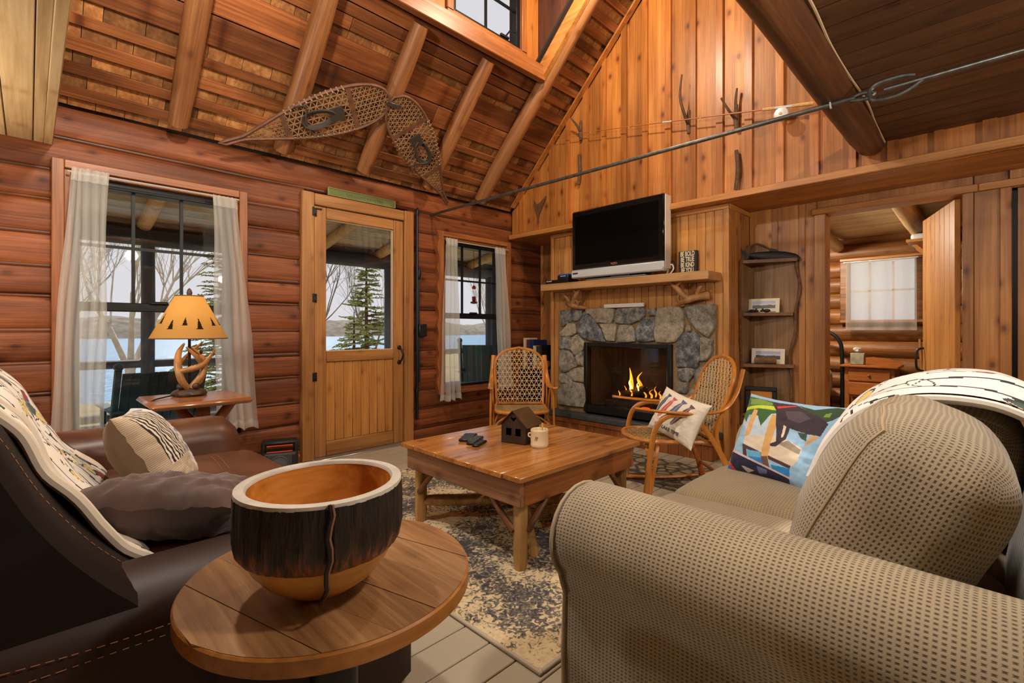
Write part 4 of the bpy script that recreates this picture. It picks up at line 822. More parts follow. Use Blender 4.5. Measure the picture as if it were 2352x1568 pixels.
# ------------------------------------------------------------------ things on the gable wall and roof
TWIG = plain('dark_twig', (84, 58, 36), .7, nscale=30, namt=.4, bump=.4)
def peg(label, y, z, pts2, cat='branch hook', nm='branch_hook'):
    t = thing(nm, label, cat, (3.86, y, z), 0, 'twig hooks on the gable wall')
    MB().tube(spline([(3.858, y, z - .07), (3.852, y + .003, z + .03), (3.85, y - .003, z + .12)]), [.016, .018, .012], 7).build('stem', TWIG, t)
    for p in pts2: MB().tube(spline([(3.852, y, z - .0)] + p), [.014, .011, .007], 6).build('fork', TWIG, t)
peg('forked twig hook nearest the roof slope', 2.893, 2.99, [[(3.80, 2.90, 3.05), (3.76, 2.94, 3.12)]]); peg('long forked twig hook midway along the fishing rod', 1.79, 2.74, [[(3.79, 1.80, 2.82), (3.75, 1.815, 2.95), (3.75, 1.80, 3.12)]]); peg('thick forked twig hook beside the fishing reel', 1.41, 2.66, [[(3.80, 1.45, 2.74), (3.76, 1.49, 2.83)], [(3.84, 1.41, 2.80), (3.84, 1.40, 2.90)]])
for lb, y, z0, z1 in (('dark upright stick on the gable wall above the nook', 1.404, 2.13, 2.43), ('dark upright stick near the television corner of the gable', 2.909, 2.49, 2.78)):
    st_ = MB().tube(spline([(3.855, y + .012, z0), (3.852, y - .006, (z0 + z1) / 2), (3.853, y + .006, z1)]), [.015, .017, .014], 8); tag(st_.build('branch_stick', TWIG), lb, 'stick')
fr = thing('fishing_rod', 'old bamboo fly fishing rod with white reel across the gable wall', 'fishing rod', (3.8, 2.0, 2.6))
CORKM = plain('cork', (196, 160, 104), .8, nscale=60, namt=.2); BAM = plain('bamboo_rod', (170, 100, 50), .4)
def rodp(t): return (3.80, 3.20 + (.88 - 3.20) * t, 3.03 + (2.600 - 3.03) * t)
MB().tube([rodp(0), rodp(.5), rodp(.86)], [.003, .006], 6).build('rod', BAM, fr); MB().tube([rodp(.86), rodp(.895)], .012, 8).build('foregrip', CORKM, fr); MB().tube([rodp(.895), rodp(.945)], .010, 8).build('reel_seat', SILV, fr); MB().tube([rodp(.945), rodp(1.0)], .013, 8).build('grip', CORKM, fr)
MB().tube([rodp(.52), rodp(.555)], .007, 6).build('ferrule', SILV, fr)
for t in (.2, .38, .66): MB().tube([rodp(t), (3.79, rodp(t)[1], rodp(t)[2] - .012)], .003, 5).build('line_guide', SILV, fr)
rc = rodp(.915); mb = MB().lathe([(.0, -.02), (.046, -.02), (.046, .012), (.038, .016), (.0, .016)], 24, (0, 0, 0), frame_mat((3.785, rc[1], rc[2] - .055), (0, 1, 0), (0, 0, 1), (-1, 0, 0))); REEL = mb.build('reel', plain('white_reel', (214, 212, 206), .35, .3), fr); MB().lathe([(0, .016), (.01, .016), (.01, .022), (0, .022)], 12, (0, 0, 0), frame_mat((3.785, rc[1], rc[2] - .055), (0, 1, 0), (0, 0, 1), (-1, 0, 0))).build('spindle', CORKM, REEL)
ft = MB().prism([(0, 0), (.012, 0), (.014, .08), (.12, .27), (.05, .22), (.0, .20), (-.035, .235), (-.055, .26), (-.03, .13), (-.004, .07)], 0, .012, frame_mat((3.862, 3.468, 2.19), (0, -1, 0), (0, 0, 1), (-1, 0, 0))); tag(ft.build('fish_tail', plain('dried_fish_tail', (92, 60, 32), .7, nscale=40, namt=.4, bump=.4), recalc=True), 'dried fish tail fixed to the gable wall left of the television', 'fish tail')
# iron tie rod
ti = thing('tie_rod', 'long iron tie rod crossing the room to the log wall', 'tie rod', (2.78, 2.0, 2.16))
MB().tube([(2.78, 3.9, 2.172), (2.78, 2.2, 2.162), (2.78, .47, 2.152)], .0125, 10).build('rod', IRON, ti); MB().tube([(2.775, .36, 2.15), (2.775, -3.3, 2.165)], .0125, 10).build('rod', IRON, ti)
MB().tube(spline([(2.78, .50, 2.152), (2.78, .44, 2.165), (2.78, .395, 2.15), (2.78, .43, 2.135), (2.78, .49, 2.145)]), .011, 8).build('eye', IRON, ti); MB().tube(spline([(2.775, .22, 2.15), (2.77, .30, 2.11), (2.77, .39, 2.112), (2.775, .415, 2.15), (2.78, .39, 2.186), (2.785, .30, 2.192), (2.785, .25, 2.18)]), .0115, 8).build('hook', IRON, ti)
MB().tube(spline([(2.755, .57, 2.17), (2.78, .57, 2.135), (2.805, .57, 2.17)]), .004, 6).build('staple', SILV, ti)
wi = MB().tube(spline([(0.2, .483, 2.238)] + [(.2 + .36 * i, .480 + .008 * sin(i * 2.2), 2.236) for i in range(1, 10)] + [(3.8, .49, 2.225)]), .005, 5); tag(wi.build('electric_wire', plain('cream_wire', (206, 180, 144), .5)), 'thin cream wire stapled along the big dark tie log', 'wire')
# green sign over the door, conduit
gs = thing('name_sign', 'long faded green wooden sign standing on the door casing', 'sign', (2.05, 3.89, 2.15))
GRN = plain('faded_green', (98, 106, 58), .7, nscale=8, namt=.2); GRN2 = plain('pale_green_edge', (124, 130, 76), .6)
SG = frame_mat((1.735, 3.885, 2.156), (.631, 0, 0), (0, 0, 1), (0, -1, 0))
GBD = MB().box(0, .631, 0, .066, 0, .012, .002, SG).build('board', GRN, gs)
for a, b, c, d in ((0, .631, .060, .066), (0, .631, 0, .005), (0, .01, .005, .06), (.621, .631, .005, .06)): MB().box(a, b, c, d, .0125, .018, .001, SG).build('raised_edge', GRN2, GBD)
text_obj('lettering', 'THE CONTINENTAL', .034, plain('dull_sign_lettering', (86, 88, 48), .8), SG @ Matrix.Translation((.33, .032, .0125)), GBD, sx=1.15)
cd_ = thing('cable_conduit', 'black cable conduit with switch box right of the door', 'conduit', (2.62, 3.88, 0))
MB().tube(spline([(2.60, 3.872, 2.14), (2.602, 3.875, 1.6), (2.60, 3.872, 1.1), (2.603, 3.875, .6), (2.60, 3.872, .2)]), .014, 8).build('cable', BLACK, cd_); MB().tube(spline([(2.622, 3.875, 1.62), (2.62, 3.876, 1.2), (2.624, 3.875, .55)]), .012, 8).build('cable', BLACK, cd_)
MB().ball((2.602, 3.868, 2.16), (.016, .014, .045), 10, 8).build('cable_plug', BLACK, cd_); MB().ball((2.622, 3.868, 1.58), (.018, .016, .06), 10, 8).build('cable_plug', BLACK, cd_); MB().box(2.61, 2.70, 3.845, 3.89, .985, 1.105, .008).build('switch_box', BLACK, cd_); MB().box(2.588, 2.612, 3.86, 3.89, .36, .50, .005).build('cable_clip', BLACK, cd_)
# ---- snowshoes under the rafter poles
SNO = plain('snowshoe_wood', (104, 68, 48), .55, nscale=20, namt=.3); RAWH = plain('rawhide', (146, 116, 82), .6); DKL = plain('dark_leather_strap', (52, 44, 38), .7)
def snowshoe(label, tail, toe, seed, dark):
    tx, ts = tail; ex, es = toe; L = hypot(ex - tx, es - ts); ax = ((ex - tx) / L, (es - ts) / L); px = (-ax[1], ax[0])
    def P(t, w, h=.165): return R(tx + ax[0] * t * L + px[0] * w, ts + ax[1] * t * L + px[1] * w, h)
    def hw(t):
        if t < .12: return .012
        if t < .72: return .012 + .15 * sin((t - .12) / .60 * pi / 2) ** 1.15
        return .162 * max(0, 1 - ((t - .72) / .28) ** 2.4) ** .5
    c = P(.5, 0); T = thing('snowshoe', label, 'snowshoe', c, 0, 'pair of snowshoes under the rafters')
    ts_ = [i / 40 for i in range(41)]
    loop = [P(t, hw(t)) for t in ts_] + [P(t, -hw(t)) for t in ts_[::-1][1:-1]]
    BFR = MB().tube(loop, .0115, 6, close=True).build('bent_frame', SNO, T)
    bars = (.36, .76)
    for t in bars: MB().beam(P(t, -hw(t)), P(t, hw(t)), .035, .012, R(0, 0, 0) and Vector((0, 1, 1))).build('crossbar', SNO, T)
    mb = MB(); m2 = MB()
    def lattice(t0, t1, sp, mbx, r):
        for an in (0.0, pi / 3, -pi / 3):
            d = (cos(an), sin(an)); nrm = (-d[1], d[0])
            k = -40
            while k < 41:
                run = []
                for j in range(-60, 61):
                    a_ = (t0 + t1) / 2 * L + nrm[0] * k * sp + d[0] * j * .012; w_ = nrm[1] * k * sp + d[1] * j * .012; t = a_ / L
                    ok = t0 < t < t1 and abs(w_) < hw(t) - .004
                    if ok: run.append((t, w_))
                    if (not ok or j == 60) and run:
                        if len(run) > 1: mbx.tube([P(*run[0]), P(*run[-1])], r, 4, caps=False)
                        run = []
                k += 1
    m3 = MB(); lattice(bars[0], bars[1], .040, mb, .0042); lattice(bars[1], .985, .033, m2, .003); lattice(.14, bars[0], .026, m3, .002)
    mb.build('main_webbing', RAWH, T); m2.build('toe_webbing', RAWH, T); m3.build('tail_webbing', RAWH, T)
    wr_ = MB()
    for i in range(12):
        t = .38 + .35 * i / 11
        for s in (-1, 1): q = P(t, s * hw(t)); wr_.tube([P(t - .006, s * (hw(t) - .012), .15), P(t, s * (hw(t) + .012), .165), P(t + .006, s * (hw(t) - .012), .18)], .006, 5)
    wr_.build('wrapped_lacing', RAWH, BFR)
    M0 = P(.60, 0, .185); b1 = MB(); rnd = random.Random(seed)
    pts = [P(.55 + .09 * cos(a), .055 * sin(a), .185 + .012 * sin(a * 2)) for a in [2 * pi * i / 14 for i in range(14)]]; b1.tube(pts, .009, 6, close=True, flat=(1, 2.2))
    b1.tube(spline([P(.5, -.09, .18), P(.47, 0, .2), P(.5, .1, .18), P(.44, .13, .19)]), .006, 5); n_ = len(b1.v)
    q = [P(.62, -.045, .18), P(.70, -.05, .18), P(.70, .05, .18), P(.62, .045, .18)]; q2 = [P(.62, -.045, .195), P(.70, -.05, .195), P(.70, .05, .195), P(.62, .045, .195)]
    b1.add(q + q2, BXF); b1.build('binding', DKL, T, recalc=True)
snowshoe('larger looking snowshoe slanting up from the left, toe at the rafter', (.918, .075), (1.925, .765), 1, 0); snowshoe('right hand snowshoe hanging tail down beside the corner', (2.87, .015), (1.95, .78), 2, 1)
mb = MB(); mb.box(1.90, 2.02, .715, .745, -.19, -.18, .002, RM); tag(mb.build('hanger_plate', IRON), 'small grey metal plate joining the snowshoe toes', 'metal plate')
# unseen lamps that light the room, some of them added
for i, (x, y_, z, p, c) in enumerate(UNSEEN_LAMPS):
    t = thing('unseen_lamp', ('small ceiling lamp under the loft near the sofa', 'added unseen lamp behind the leather sofa', 'ceiling lamp in the loft room', 'pendant lamp under the ridge by the gable', 'added unseen lamp over the middle of the room', 'ceiling lamp by the bedroom door', 'small lamp on the bedroom ceiling')[i], 'lamp', (x, y_, z))
    MB().lathe([(0, .14), (.05, .14), (.055, .12), (.02, .1), (.018, .085), (0, .085)], 16, (x, y_, z)).build('canopy', SILV, t)
    if z > 2.6: MB().tube([(x, y_, z + .13), (x, y_, min(rz(y_), 6) - .05)], .006, 6).build('stem', BLACK, t)
# ------------------------------------------------------------------ rug, mat
def waffle(name, col, hole, p=.0084):
    m, nt, b = newmat(name); L = nt.links; uv = N(nt, 'ShaderNodeUVMap'); sc = N(nt, 'ShaderNodeVectorMath', operation='MULTIPLY'); sc.inputs[1].default_value = (1 / p, .8 / p, 1); L.new(uv.outputs[0], sc.inputs[0])
    fr_ = N(nt, 'ShaderNodeVectorMath', operation='FRACTION'); L.new(sc.outputs[0], fr_.inputs[0]); sp = N(nt, 'ShaderNodeSeparateXYZ'); L.new(fr_.outputs[0], sp.inputs[0])
    def tri(o):
        a = N(nt, 'ShaderNodeMath', operation='SUBTRACT'); a.inputs[1].default_value = .5; L.new(o, a.inputs[0]); c = N(nt, 'ShaderNodeMath', operation='ABSOLUTE'); L.new(a.outputs[0], c.inputs[0]); return c.outputs[0]
    tx, ty = tri(sp.outputs[0]), tri(sp.outputs[1]); txs = N(nt, 'ShaderNodeMath', operation='MULTIPLY'); txs.inputs[1].default_value = 1.25; L.new(tx, txs.inputs[0]); mxm = N(nt, 'ShaderNodeMath', operation='MAXIMUM'); L.new(txs.outputs[0], mxm.inputs[0]); L.new(ty, mxm.inputs[1])
    rp = ramp(nt, [(.14, (0, 0, 0, 1)), (.36, (1, 1, 1, 1))]); L.new(mxm.outputs[0], rp.inputs[0])
    tc = N(nt, 'ShaderNodeTexCoord'); nz = N(nt, 'ShaderNodeTexNoise'); nz.inputs['Scale'].default_value = 5; nz.inputs['Detail'].default_value = 4; L.new(tc.outputs['Object'], nz.inputs['Vector'])
    r2 = ramp(nt, [(.3, (.80, .80, .80, 1)), (.7, (1.08, 1.06, 1.02, 1))]); L.new(nz.outputs['Fac'], r2.inputs[0])
    mx = N(nt, 'ShaderNodeMixRGB'); mx.inputs[1].default_value = lin(hole); mx.inputs[2].default_value = lin(col); L.new(rp.outputs[0], mx.inputs[0])
    mu = N(nt, 'ShaderNodeMixRGB', blend_type='MULTIPLY'); mu.inputs[0].default_value = 1; L.new(mx.outputs[0], mu.inputs[1]); L.new(r2.outputs[0], mu.inputs[2]); L.new(mu.outputs[0], b.inputs['Base Color'])
    b.inputs['Roughness'].default_value = .9; b.inputs['Specular IOR Level'].default_value = .2; b.inputs['Sheen Weight'].default_value = .25
    bp = N(nt, 'ShaderNodeBump'); bp.inputs['Strength'].default_value = .45; bp.inputs['Distance'].default_value = .003; L.new(rp.outputs[0], bp.inputs['Height']); L.new(bp.outputs[0], b.inputs['Normal'])
    return m
WAF = waffle('waffle_chenille', (158, 143, 119), (86, 72, 55)); WAFS = waffle('waffle_chenille_worn', (154, 136, 107), (108, 89, 65), .0075)
RUG, nt_, b_ = newmat('distressed_rug'); L_ = nt_.links; tc = N(nt_, 'ShaderNodeTexCoord')
nA = N(nt_, 'ShaderNodeTexNoise'); nA.inputs['Scale'].default_value = 3.2; nA.inputs['Detail'].default_value = 3; L_.new(tc.outputs['Object'], nA.inputs['Vector'])
nB = N(nt_, 'ShaderNodeTexNoise'); nB.inputs['Scale'].default_value = 42; nB.inputs['Detail'].default_value = 6; nB.inputs['Distortion'].default_value = 1.5; L_.new(tc.outputs['Object'], nB.inputs['Vector'])
sm = N(nt_, 'ShaderNodeMath', operation='ADD'); L_.new(nA.outputs['Fac'], sm.inputs[0]); L_.new(nB.outputs['Fac'], sm.inputs[1])
rp = ramp(nt_, [(.84 / 1.6, lin((74, 72, 74))), (.98 / 1.6, lin((128, 120, 110))), (1.03 / 1.6, lin((206, 184, 144))), (1.2 / 1.6, lin((222, 202, 164)))]); dv_ = N(nt_, 'ShaderNodeMath', operation='DIVIDE'); dv_.inputs[1].default_value = 1.6; L_.new(sm.outputs[0], dv_.inputs[0]); L_.new(dv_.outputs[0], rp.inputs[0]); L_.new(rp.outputs[0], b_.inputs['Base Color']); b_.inputs['Roughness'].default_value = .95; b_.inputs['Specular IOR Level'].default_value = .1
rg = thing('area_rug', 'cream and charcoal distressed rug under the coffee table', 'rug', (1.9, 2.0, 0)); MB().box(1.1, 2.66, .98, 3.12, .0005, .010, .003).build('pile', RUG, rg)
HEM = plain('rug_binding', (186, 172, 150), .9)
for a in ((1.092, 1.108, .972, 3.128), (2.652, 2.668, .972, 3.128), (1.108, 2.652, .972, .988), (1.108, 2.652, 3.112, 3.128)): MB().box(a[0], a[1], a[2], a[3], .0005, .0115, .003).build('binding', HEM, rg)
MATM, nt_, b_ = newmat('hearth_mat_pattern'); tc = N(nt_, 'ShaderNodeTexCoord'); vo = N(nt_, 'ShaderNodeTexVoronoi', feature='DISTANCE_TO_EDGE'); vo.inputs['Scale'].default_value = 11; nt_.links.new(tc.outputs['Object'], vo.inputs['Vector']); rp = ramp(nt_, [(.05, lin((66, 60, 54))), (.16, lin((150, 136, 112)))]); nt_.links.new(vo.outputs['Distance'], rp.inputs[0]); nt_.links.new(rp.outputs[0], b_.inputs['Base Color']); b_.inputs['Roughness'].default_value = .95
hm = thing('hearth_mat', 'dark patterned mat on the floor before the fireplace', 'mat', (3.3, 1.9, 0)); MB().box(2.98, 3.62, 1.2, 2.7, .0005, .008, .003).build('pile', MATM, hm); MB().box(2.96, 2.98, 1.18, 2.72, .0005, .009, .002).build('border', plain('mat_border', (84, 72, 62), .9), hm)
# ------------------------------------------------------------------ coffee table
CT = thing('coffee_table', 'square rustic coffee table with plank top and log legs', 'coffee table', (1.915, 1.84, .011))
CTOP = wood('coffee_plank', (120, 68, 30), (176, 114, 56), (204, 148, 84), 'x', .8, .17, .5, .35, .13, .15, .6); CAP = wood('weathered_apron', (98, 62, 40), (146, 100, 68), (172, 130, 98), 'y', .9, .6, .5, .5, .1, .3); CAPX = wood('stained_apron', (96, 50, 22), (150, 88, 40), (176, 112, 56), 'x', .9, .45, .6, .5, .1, .3)
yb_ = [1.385, 1.50, 1.697, 1.975, 2.18, 2.30]
for i in range(5): MB().box(1.435 + .004 * sin(i * 5), 2.39 + .006 * sin(i * 3), yb_[i] + .002, yb_[i + 1] - .002, .410, .4355, .004).build('top_plank', CTOP, CT)
MB().box(1.462, 1.487, 1.412, 2.272, .297, .409, .003).build('apron', CAP, CT); MB().box(2.338, 2.363, 1.412, 2.272, .297, .409, .003).build('apron', CAP, CT)
MB().box(1.488, 2.337, 1.412, 1.437, .297, .409, .003).build('apron', CAPX, CT); MB().box(1.488, 2.337, 2.247, 2.272, .297, .409, .003).build('apron', CAPX, CT)
PEEL = wood('peeled_leg', (118, 82, 40), (172, 130, 74), (204, 168, 112), 'z', .9, .5, .4, .5, .1, .5); BRA = plain('bark_branch', (104, 62, 30), .4, nscale=18, namt=.4, bump=.4)
for i, (x, y_) in enumerate(((1.515, 1.465), (2.31, 1.465), (1.515, 2.22), (2.31, 2.22))):
    LG = log_mesh(MB(), (x, y_, .0112), (x + .004, y_, .40), .032, 12, .06, .07, 400 + i).build('leg', PEEL, CT, ang=60)
    sx = 1 if x < 1.9 else -1; sy = 1 if y_ < 1.9 else -1
    MB().tube(spline([(x + sx * .02, y_ - sy * .02, .175), (x + sx * .08, y_ - sy * .028, .235), (x + sx * .165, y_ - sy * .03, .315)]), [.017, .014, .013], 8).build('brace', BRA, LG); MB().tube(spline([(x - sx * .02, y_ + sy * .02, .175), (x - sx * .03, y_ + sy * .085, .235), (x - sx * .03, y_ + sy * .165, .315)]), [.017, .014, .013], 8).build('brace', BRA, LG)
log_mesh(MB(), (1.50, 2.24, .115), (2.33, 1.44, .125), .030, 10, .12, .14, 420).build('stretcher', PEEL, CT, ang=60); log_mesh(MB(), (1.555, 1.42, .085), (2.29, 2.24, .10), .028, 10, .12, .14, 421).build('stretcher', PEEL, CT, ang=60)
# ------------------------------------------------------------------ round end table
RT = thing('round_table', 'round wooden end table with thick plank top and dark metal base', 'end table', (.426, .922, 0))
RTW = wood('round_top_plank', (96, 62, 34), (146, 104, 64), (180, 140, 98), 'y', 1.0, .36, .3, .6, .22, .6, .7); RTE = wood('round_top_edge', (110, 66, 28), (166, 108, 50), (190, 136, 74), 'x', .7, .35, .3, .4, .02, .2)
RR = .264; dirx, diry = Vector((.26, -.966)), Vector((.966, .26))
ed = [-.264, -.18, -.09, -.008, .085, .17, .264]
for i in range(6):
    a, b = ed[i], ed[i + 1]; pts = []
    A = [a + .0006 + (b - a - .0012) * k / 8 for k in range(9)]
    top = [(q, sqrt(max(0, (RR - .004) ** 2 - q * q))) for q in A]; poly = [(q, h) for q, h in top] + [(q, -h) for q, h in top[::-1]]
    P2 = [(.426 + diry.x * q + dirx.x * h, .922 + diry.y * q + dirx.y * h) for q, h in poly]
    ar = sum(P2[j][0] * P2[(j + 1) % len(P2)][1] - P2[(j + 1) % len(P2)][0] * P2[j][1] for j in range(len(P2)))
    MB().prism(P2 if ar > 0 else P2[::-1], .560, .5795 + .0006 * (i % 2)).build('top_plank', RTW, RT, recalc=True)
MB().lathe([(.0, .546), (RR - .006, .546), (RR, .551), (RR, .575), (RR - .003, .5785), (RR - .006, .5785), (RR - .006, .5595), (0, .5595)], 72, (.426, .922, 0)).build('rim', RTE, RT)
mb = MB().tube([(.426, .922, .03), (.426, .922, .535)], .045, 14); mb.build('column', BLACK, RT); MB().lathe([(.0, .0), (.2, .0), (.2, .012), (.06, .03), (.0, .03)], 32, (.426, .922, .001)).build('foot', BLACK, RT); MB().lathe([(.0, .53), (.15, .53), (.15, .5455), (0, .5455)], 28, (.426, .922, 0)).build('mounting_plate', BLACK, RT)
# carved bowl
BW_ = thing('wooden_bowl', 'large carved log bowl with dark bark sides on the round table', 'bowl', (.381, .873, .5805))
BIN = wood('bowl_inside', (140, 78, 26), (186, 118, 48), (210, 150, 76), 'x', .6, .25, .2, .3, .02, .1, .6); BLO = wood('bowl_bare_wood', (170, 112, 44), (206, 154, 78), (222, 178, 108), 'x', .6, .4, .1, .2, .02, .1)
c_ = (.381, .873, .5812); BS_ = .885; crack = atan2(-.873, -.381) + .10
def wobb(a, z): return .012 * sin(2 * a + .5) + .008 * sin(3 * a)
MB().lathe([(.0, .003), (.035, 0), (.075, .010), (.108, .034), (.133, .064), (.149, .096), (.152, .106)], 96, (0, 0, 0), frame_mat(c_, (1, 0, 0), (0, 1, 0), (0, 0, 1)) @ Matrix.Scale(BS_, 4), wob=wobb).build('bare_underside', BLO, BW_)
MB().lathe([(.1505, .215), (.140, .215), (.136, .16), (.118, .09), (.085, .04), (.04, .024), (0, .022)], 96, (0, 0, 0), frame_mat(c_, (1, 0, 0), (0, 1, 0), (0, 0, 1)) @ Matrix.Scale(BS_, 4), wob=wobb).build('inside', BIN, BW_)
RIM = plain('pale_rim', (176, 168, 156), .5, nscale=30, namt=.15)
MB().lathe([(.162, .212), (.161, .219), (.152, .2205), (.143, .2195), (.139, .213)], 96, (0, 0, 0), frame_mat(c_, (1, 0, 0), (0, 1, 0), (0, 0, 1)) @ Matrix.Scale(BS_, 4), wob=wobb).build('rim', RIM, BW_)
BKM, nt_, b_ = newmat('burnt_bark'); L_ = nt_.links; tc = N(nt_, 'ShaderNodeTexCoord'); mp = N(nt_, 'ShaderNodeMapping'); mp.inputs['Scale'].default_value = (60, 60, 11); L_.new(tc.outputs['Object'], mp.inputs['Vector']); nz = N(nt_, 'ShaderNodeTexNoise'); nz.inputs['Scale'].default_value = 1; nz.inputs['Detail'].default_value = 6; L_.new(mp.outputs[0], nz.inputs['Vector'])
sp = N(nt_, 'ShaderNodeSeparateXYZ'); L_.new(tc.outputs['Object'], sp.inputs[0]); mr = N(nt_, 'ShaderNodeMapRange'); mr.inputs['From Min'].default_value = .09; mr.inputs['From Max'].default_value = .15; mr.inputs['To Min'].default_value = .22; mr.inputs['To Max'].default_value = -.16; L_.new(sp.outputs[2], mr.inputs['Value']); ad = N(nt_, 'ShaderNodeMath', operation='ADD'); L_.new(nz.outputs['Fac'], ad.inputs[0]); L_.new(mr.outputs[0], ad.inputs[1])
rp = ramp(nt_, [(.38, lin((26, 20, 17))), (.56, lin((52, 34, 24))), (.68, lin((122, 66, 34)))]); L_.new(ad.outputs[0], rp.inputs[0]); L_.new(rp.outputs[0], b_.inputs['Base Color']); b_.inputs['Roughness'].default_value = .4; bp = N(nt_, 'ShaderNodeBump'); bp.inputs['Strength'].default_value = 1; bp.inputs['Distance'].default_value = .012; L_.new(nz.outputs['Fac'], bp.inputs['Height']); L_.new(bp.outputs[0], b_.inputs['Normal'])
def bwob(a, z): return wobb(a, z) + .016 * n1(cos(a) * 14, sin(a) * 14, z * 4) + .008 * n1(cos(a) * 30, sin(a) * 30, z * 12)
o = MB().lathe([(.146, .094), (.152, .093), (.159, .105), (.163, .125), (.163, .15), (.163, .18), (.162, .213), (.150, .214)], 200, (0, 0, 0), wob=bwob).build('bark', BKM, BW_, world=False, ang=60); o.location = (0, 0, .0007); o.scale = (BS_, BS_, BS_)
pc = []
for i in range(12):
    z = .221 - .215 * i / 11; r_ = [.166, .168, .169, .1695, .169, .169, .168, .165, .152, .136, .112, .085][i]; a = crack + .02 * sin(i * 1.7) - .004 * i - (.05 * (i - 7) / 4 if i > 7 else 0); r_ *= 1 + wobb(a, 0); pc.append((c_[0] + BS_ * r_ * cos(a), c_[1] + BS_ * r_ * sin(a), c_[2] + BS_ * z))
MB().tube(pc, [.0025, .003, .0025, .0025, .002, .002, .001], 6).build('split', plain('split_edge', (120, 80, 56), .6), BW_); MB().tube([Vector(p) + Vector((-.004, .002, 0)) for p in pc], [.003, .003, .002], 6).build('split_gap', BLACK, BW_)
# ------------------------------------------------------------------ leather sofa
LEA = plain('brown_leather', (88, 52, 33), .4, 0, .5, 7, .3, .12); LEA_SHADED = plain('shaded_leather', (26, 17, 14), .6, 0, .18, 7, .3, .12); STI = plain('tan_stitching', (150, 96, 58), .7)  # darker leather copy puts the shade of back and base into the colour
BSO = thing('leather_sofa', 'dark brown leather sofa facing the coffee table', 'sofa', (.2, 1.9, 0))
bprof = [(-.45, .08), (-.47, .4), (-.45, .7), (-.39, .86), (-.30, .925), (-.20, .935), (-.11, .915), (-.05, .86), (-.015, .79), (.02, .715), (.075, .625), (.14, .54), (.2, .47), (.23, .40), (.24, .3), (.24, .08), (-.45, .08)]
def bend_back(t): e = min(t, 1 - t); return (0, 0, 1 if e > .12 else .86 + .14 * sqrt(max(0, 1 - (1 - e / .12) ** 2)))
pp = spline([(a, 0, b) for a, b in bprof], 4); pp = [(p.x, p.z) for p in pp]
o = profile_sweep(MB(), pp, 1.22, 2.0, 32, bend_back).build('back', LEA_SHADED, BSO, recalc=True, ang=50); o = profile_sweep(MB(), pp, 2.005, 2.76, 32, bend_back).build('back', LEA_SHADED, BSO, recalc=True, ang=50)
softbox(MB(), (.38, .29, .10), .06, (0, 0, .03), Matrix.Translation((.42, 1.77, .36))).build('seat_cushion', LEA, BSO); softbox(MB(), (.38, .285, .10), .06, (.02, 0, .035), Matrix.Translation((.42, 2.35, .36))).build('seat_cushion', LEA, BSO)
softbox(MB(), (.40, .60, .13), .03, (0, 0, 0), Matrix.Translation((.36, 2.04, .15))).build('base', LEA_SHADED, BSO)
def arm(y0, y1, zt, x0, x1, m):
    prof = [(0, .04), (-.005, .3), (0, zt - .09)] + [(.5 - .5 * cos(a), zt - .09 + .09 * sin(a) + .012 * sin(a)) for a in [pi * i / 10 for i in range(1, 10)]] + [(1, zt - .09), (1.005, .3), (1, .04)]
    mb = MB(); w = y1 - y0; n = len(prof); st_ = 18
    for j in range(st_ + 1):
        t = j / st_; e = 1 - t; sc = 1 if e > .12 else .80 + .20 * sqrt(1 - (1 - e / .12) ** 2)
        for p in prof: mb.v.append((x0 + (x1 - x0) * t, y0 + w * (.5 + (p[0] - .5) * sc), .04 + (p[1] - .04) * (1 - (1 - sc) * .5)))
    for j in range(st_):
        for i in range(n - 1): mb.f.append((j * n + i, j * n + i + 1, (j + 1) * n + i + 1, (j + 1) * n + i))
    mb.f.append(tuple(range(n))); mb.f.append(tuple(st_ * n + i for i in range(n)))
    return mb.build('arm', m, BSO, recalc=True, ang=50)
arm(1.195, 1.475, .525, -.12, .80, plain('half_shaded_leather', (46, 28, 21), .5, 0, .3, 7, .3, .12)); arm(2.62, 2.90, .61, -.1, .74, LEA)  # near arm toned between the lit and the shaded leather
def stitches(pts, parent=BSO, step=.013):
    P = spline(pts, 30); mb = MB(); acc = 0; last = P[0]; on_ = True; cur = [P[0]]
    for p in P[1:]:
        acc += (p - last).length; cur.append(p); last = p
        if acc > step * (.62 if on_ else .38):
            if on_ and len(cur) > 1: mb.tube([cur[0], cur[-1]], .0010, 4)
            on_ = not on_; acc = 0; cur = [p]
    o = mb.build('stitching', STI, parent); o['kind'] = 'stuff'
def bp_(x, y_, off=.004):          # point on the near leather back surface at given x
    for i in range(len(pp) - 1):
        if pp[i][0] <= x <= pp[i + 1][0] and pp[i][1] > .45: t = (x - pp[i][0]) / (pp[i + 1][0] - pp[i][0] + 1e-9); return (x, y_, pp[i][1] + (pp[i + 1][1] - pp[i][1]) * t + off)
stitches([bp_(-.08, 1.31), bp_(-.04, 1.32), bp_(.02, 1.33), bp_(.09, 1.34), bp_(.15, 1.36)]); stitches([(-.1, 1.196, .47), (.06, 1.193, .455), (.2, 1.192, .45), (.5, 1.192, .455)]); stitches([(.0, 1.192, .435), (.25, 1.191, .43), (.5, 1.191, .43)])
stitches([(.55, 2.2, .49), (.56, 2.35, .497), (.57, 2.48, .488)]); stitches([(.575, 2.2, .49), (.585, 2.35, .496), (.595, 2.48, .488)])
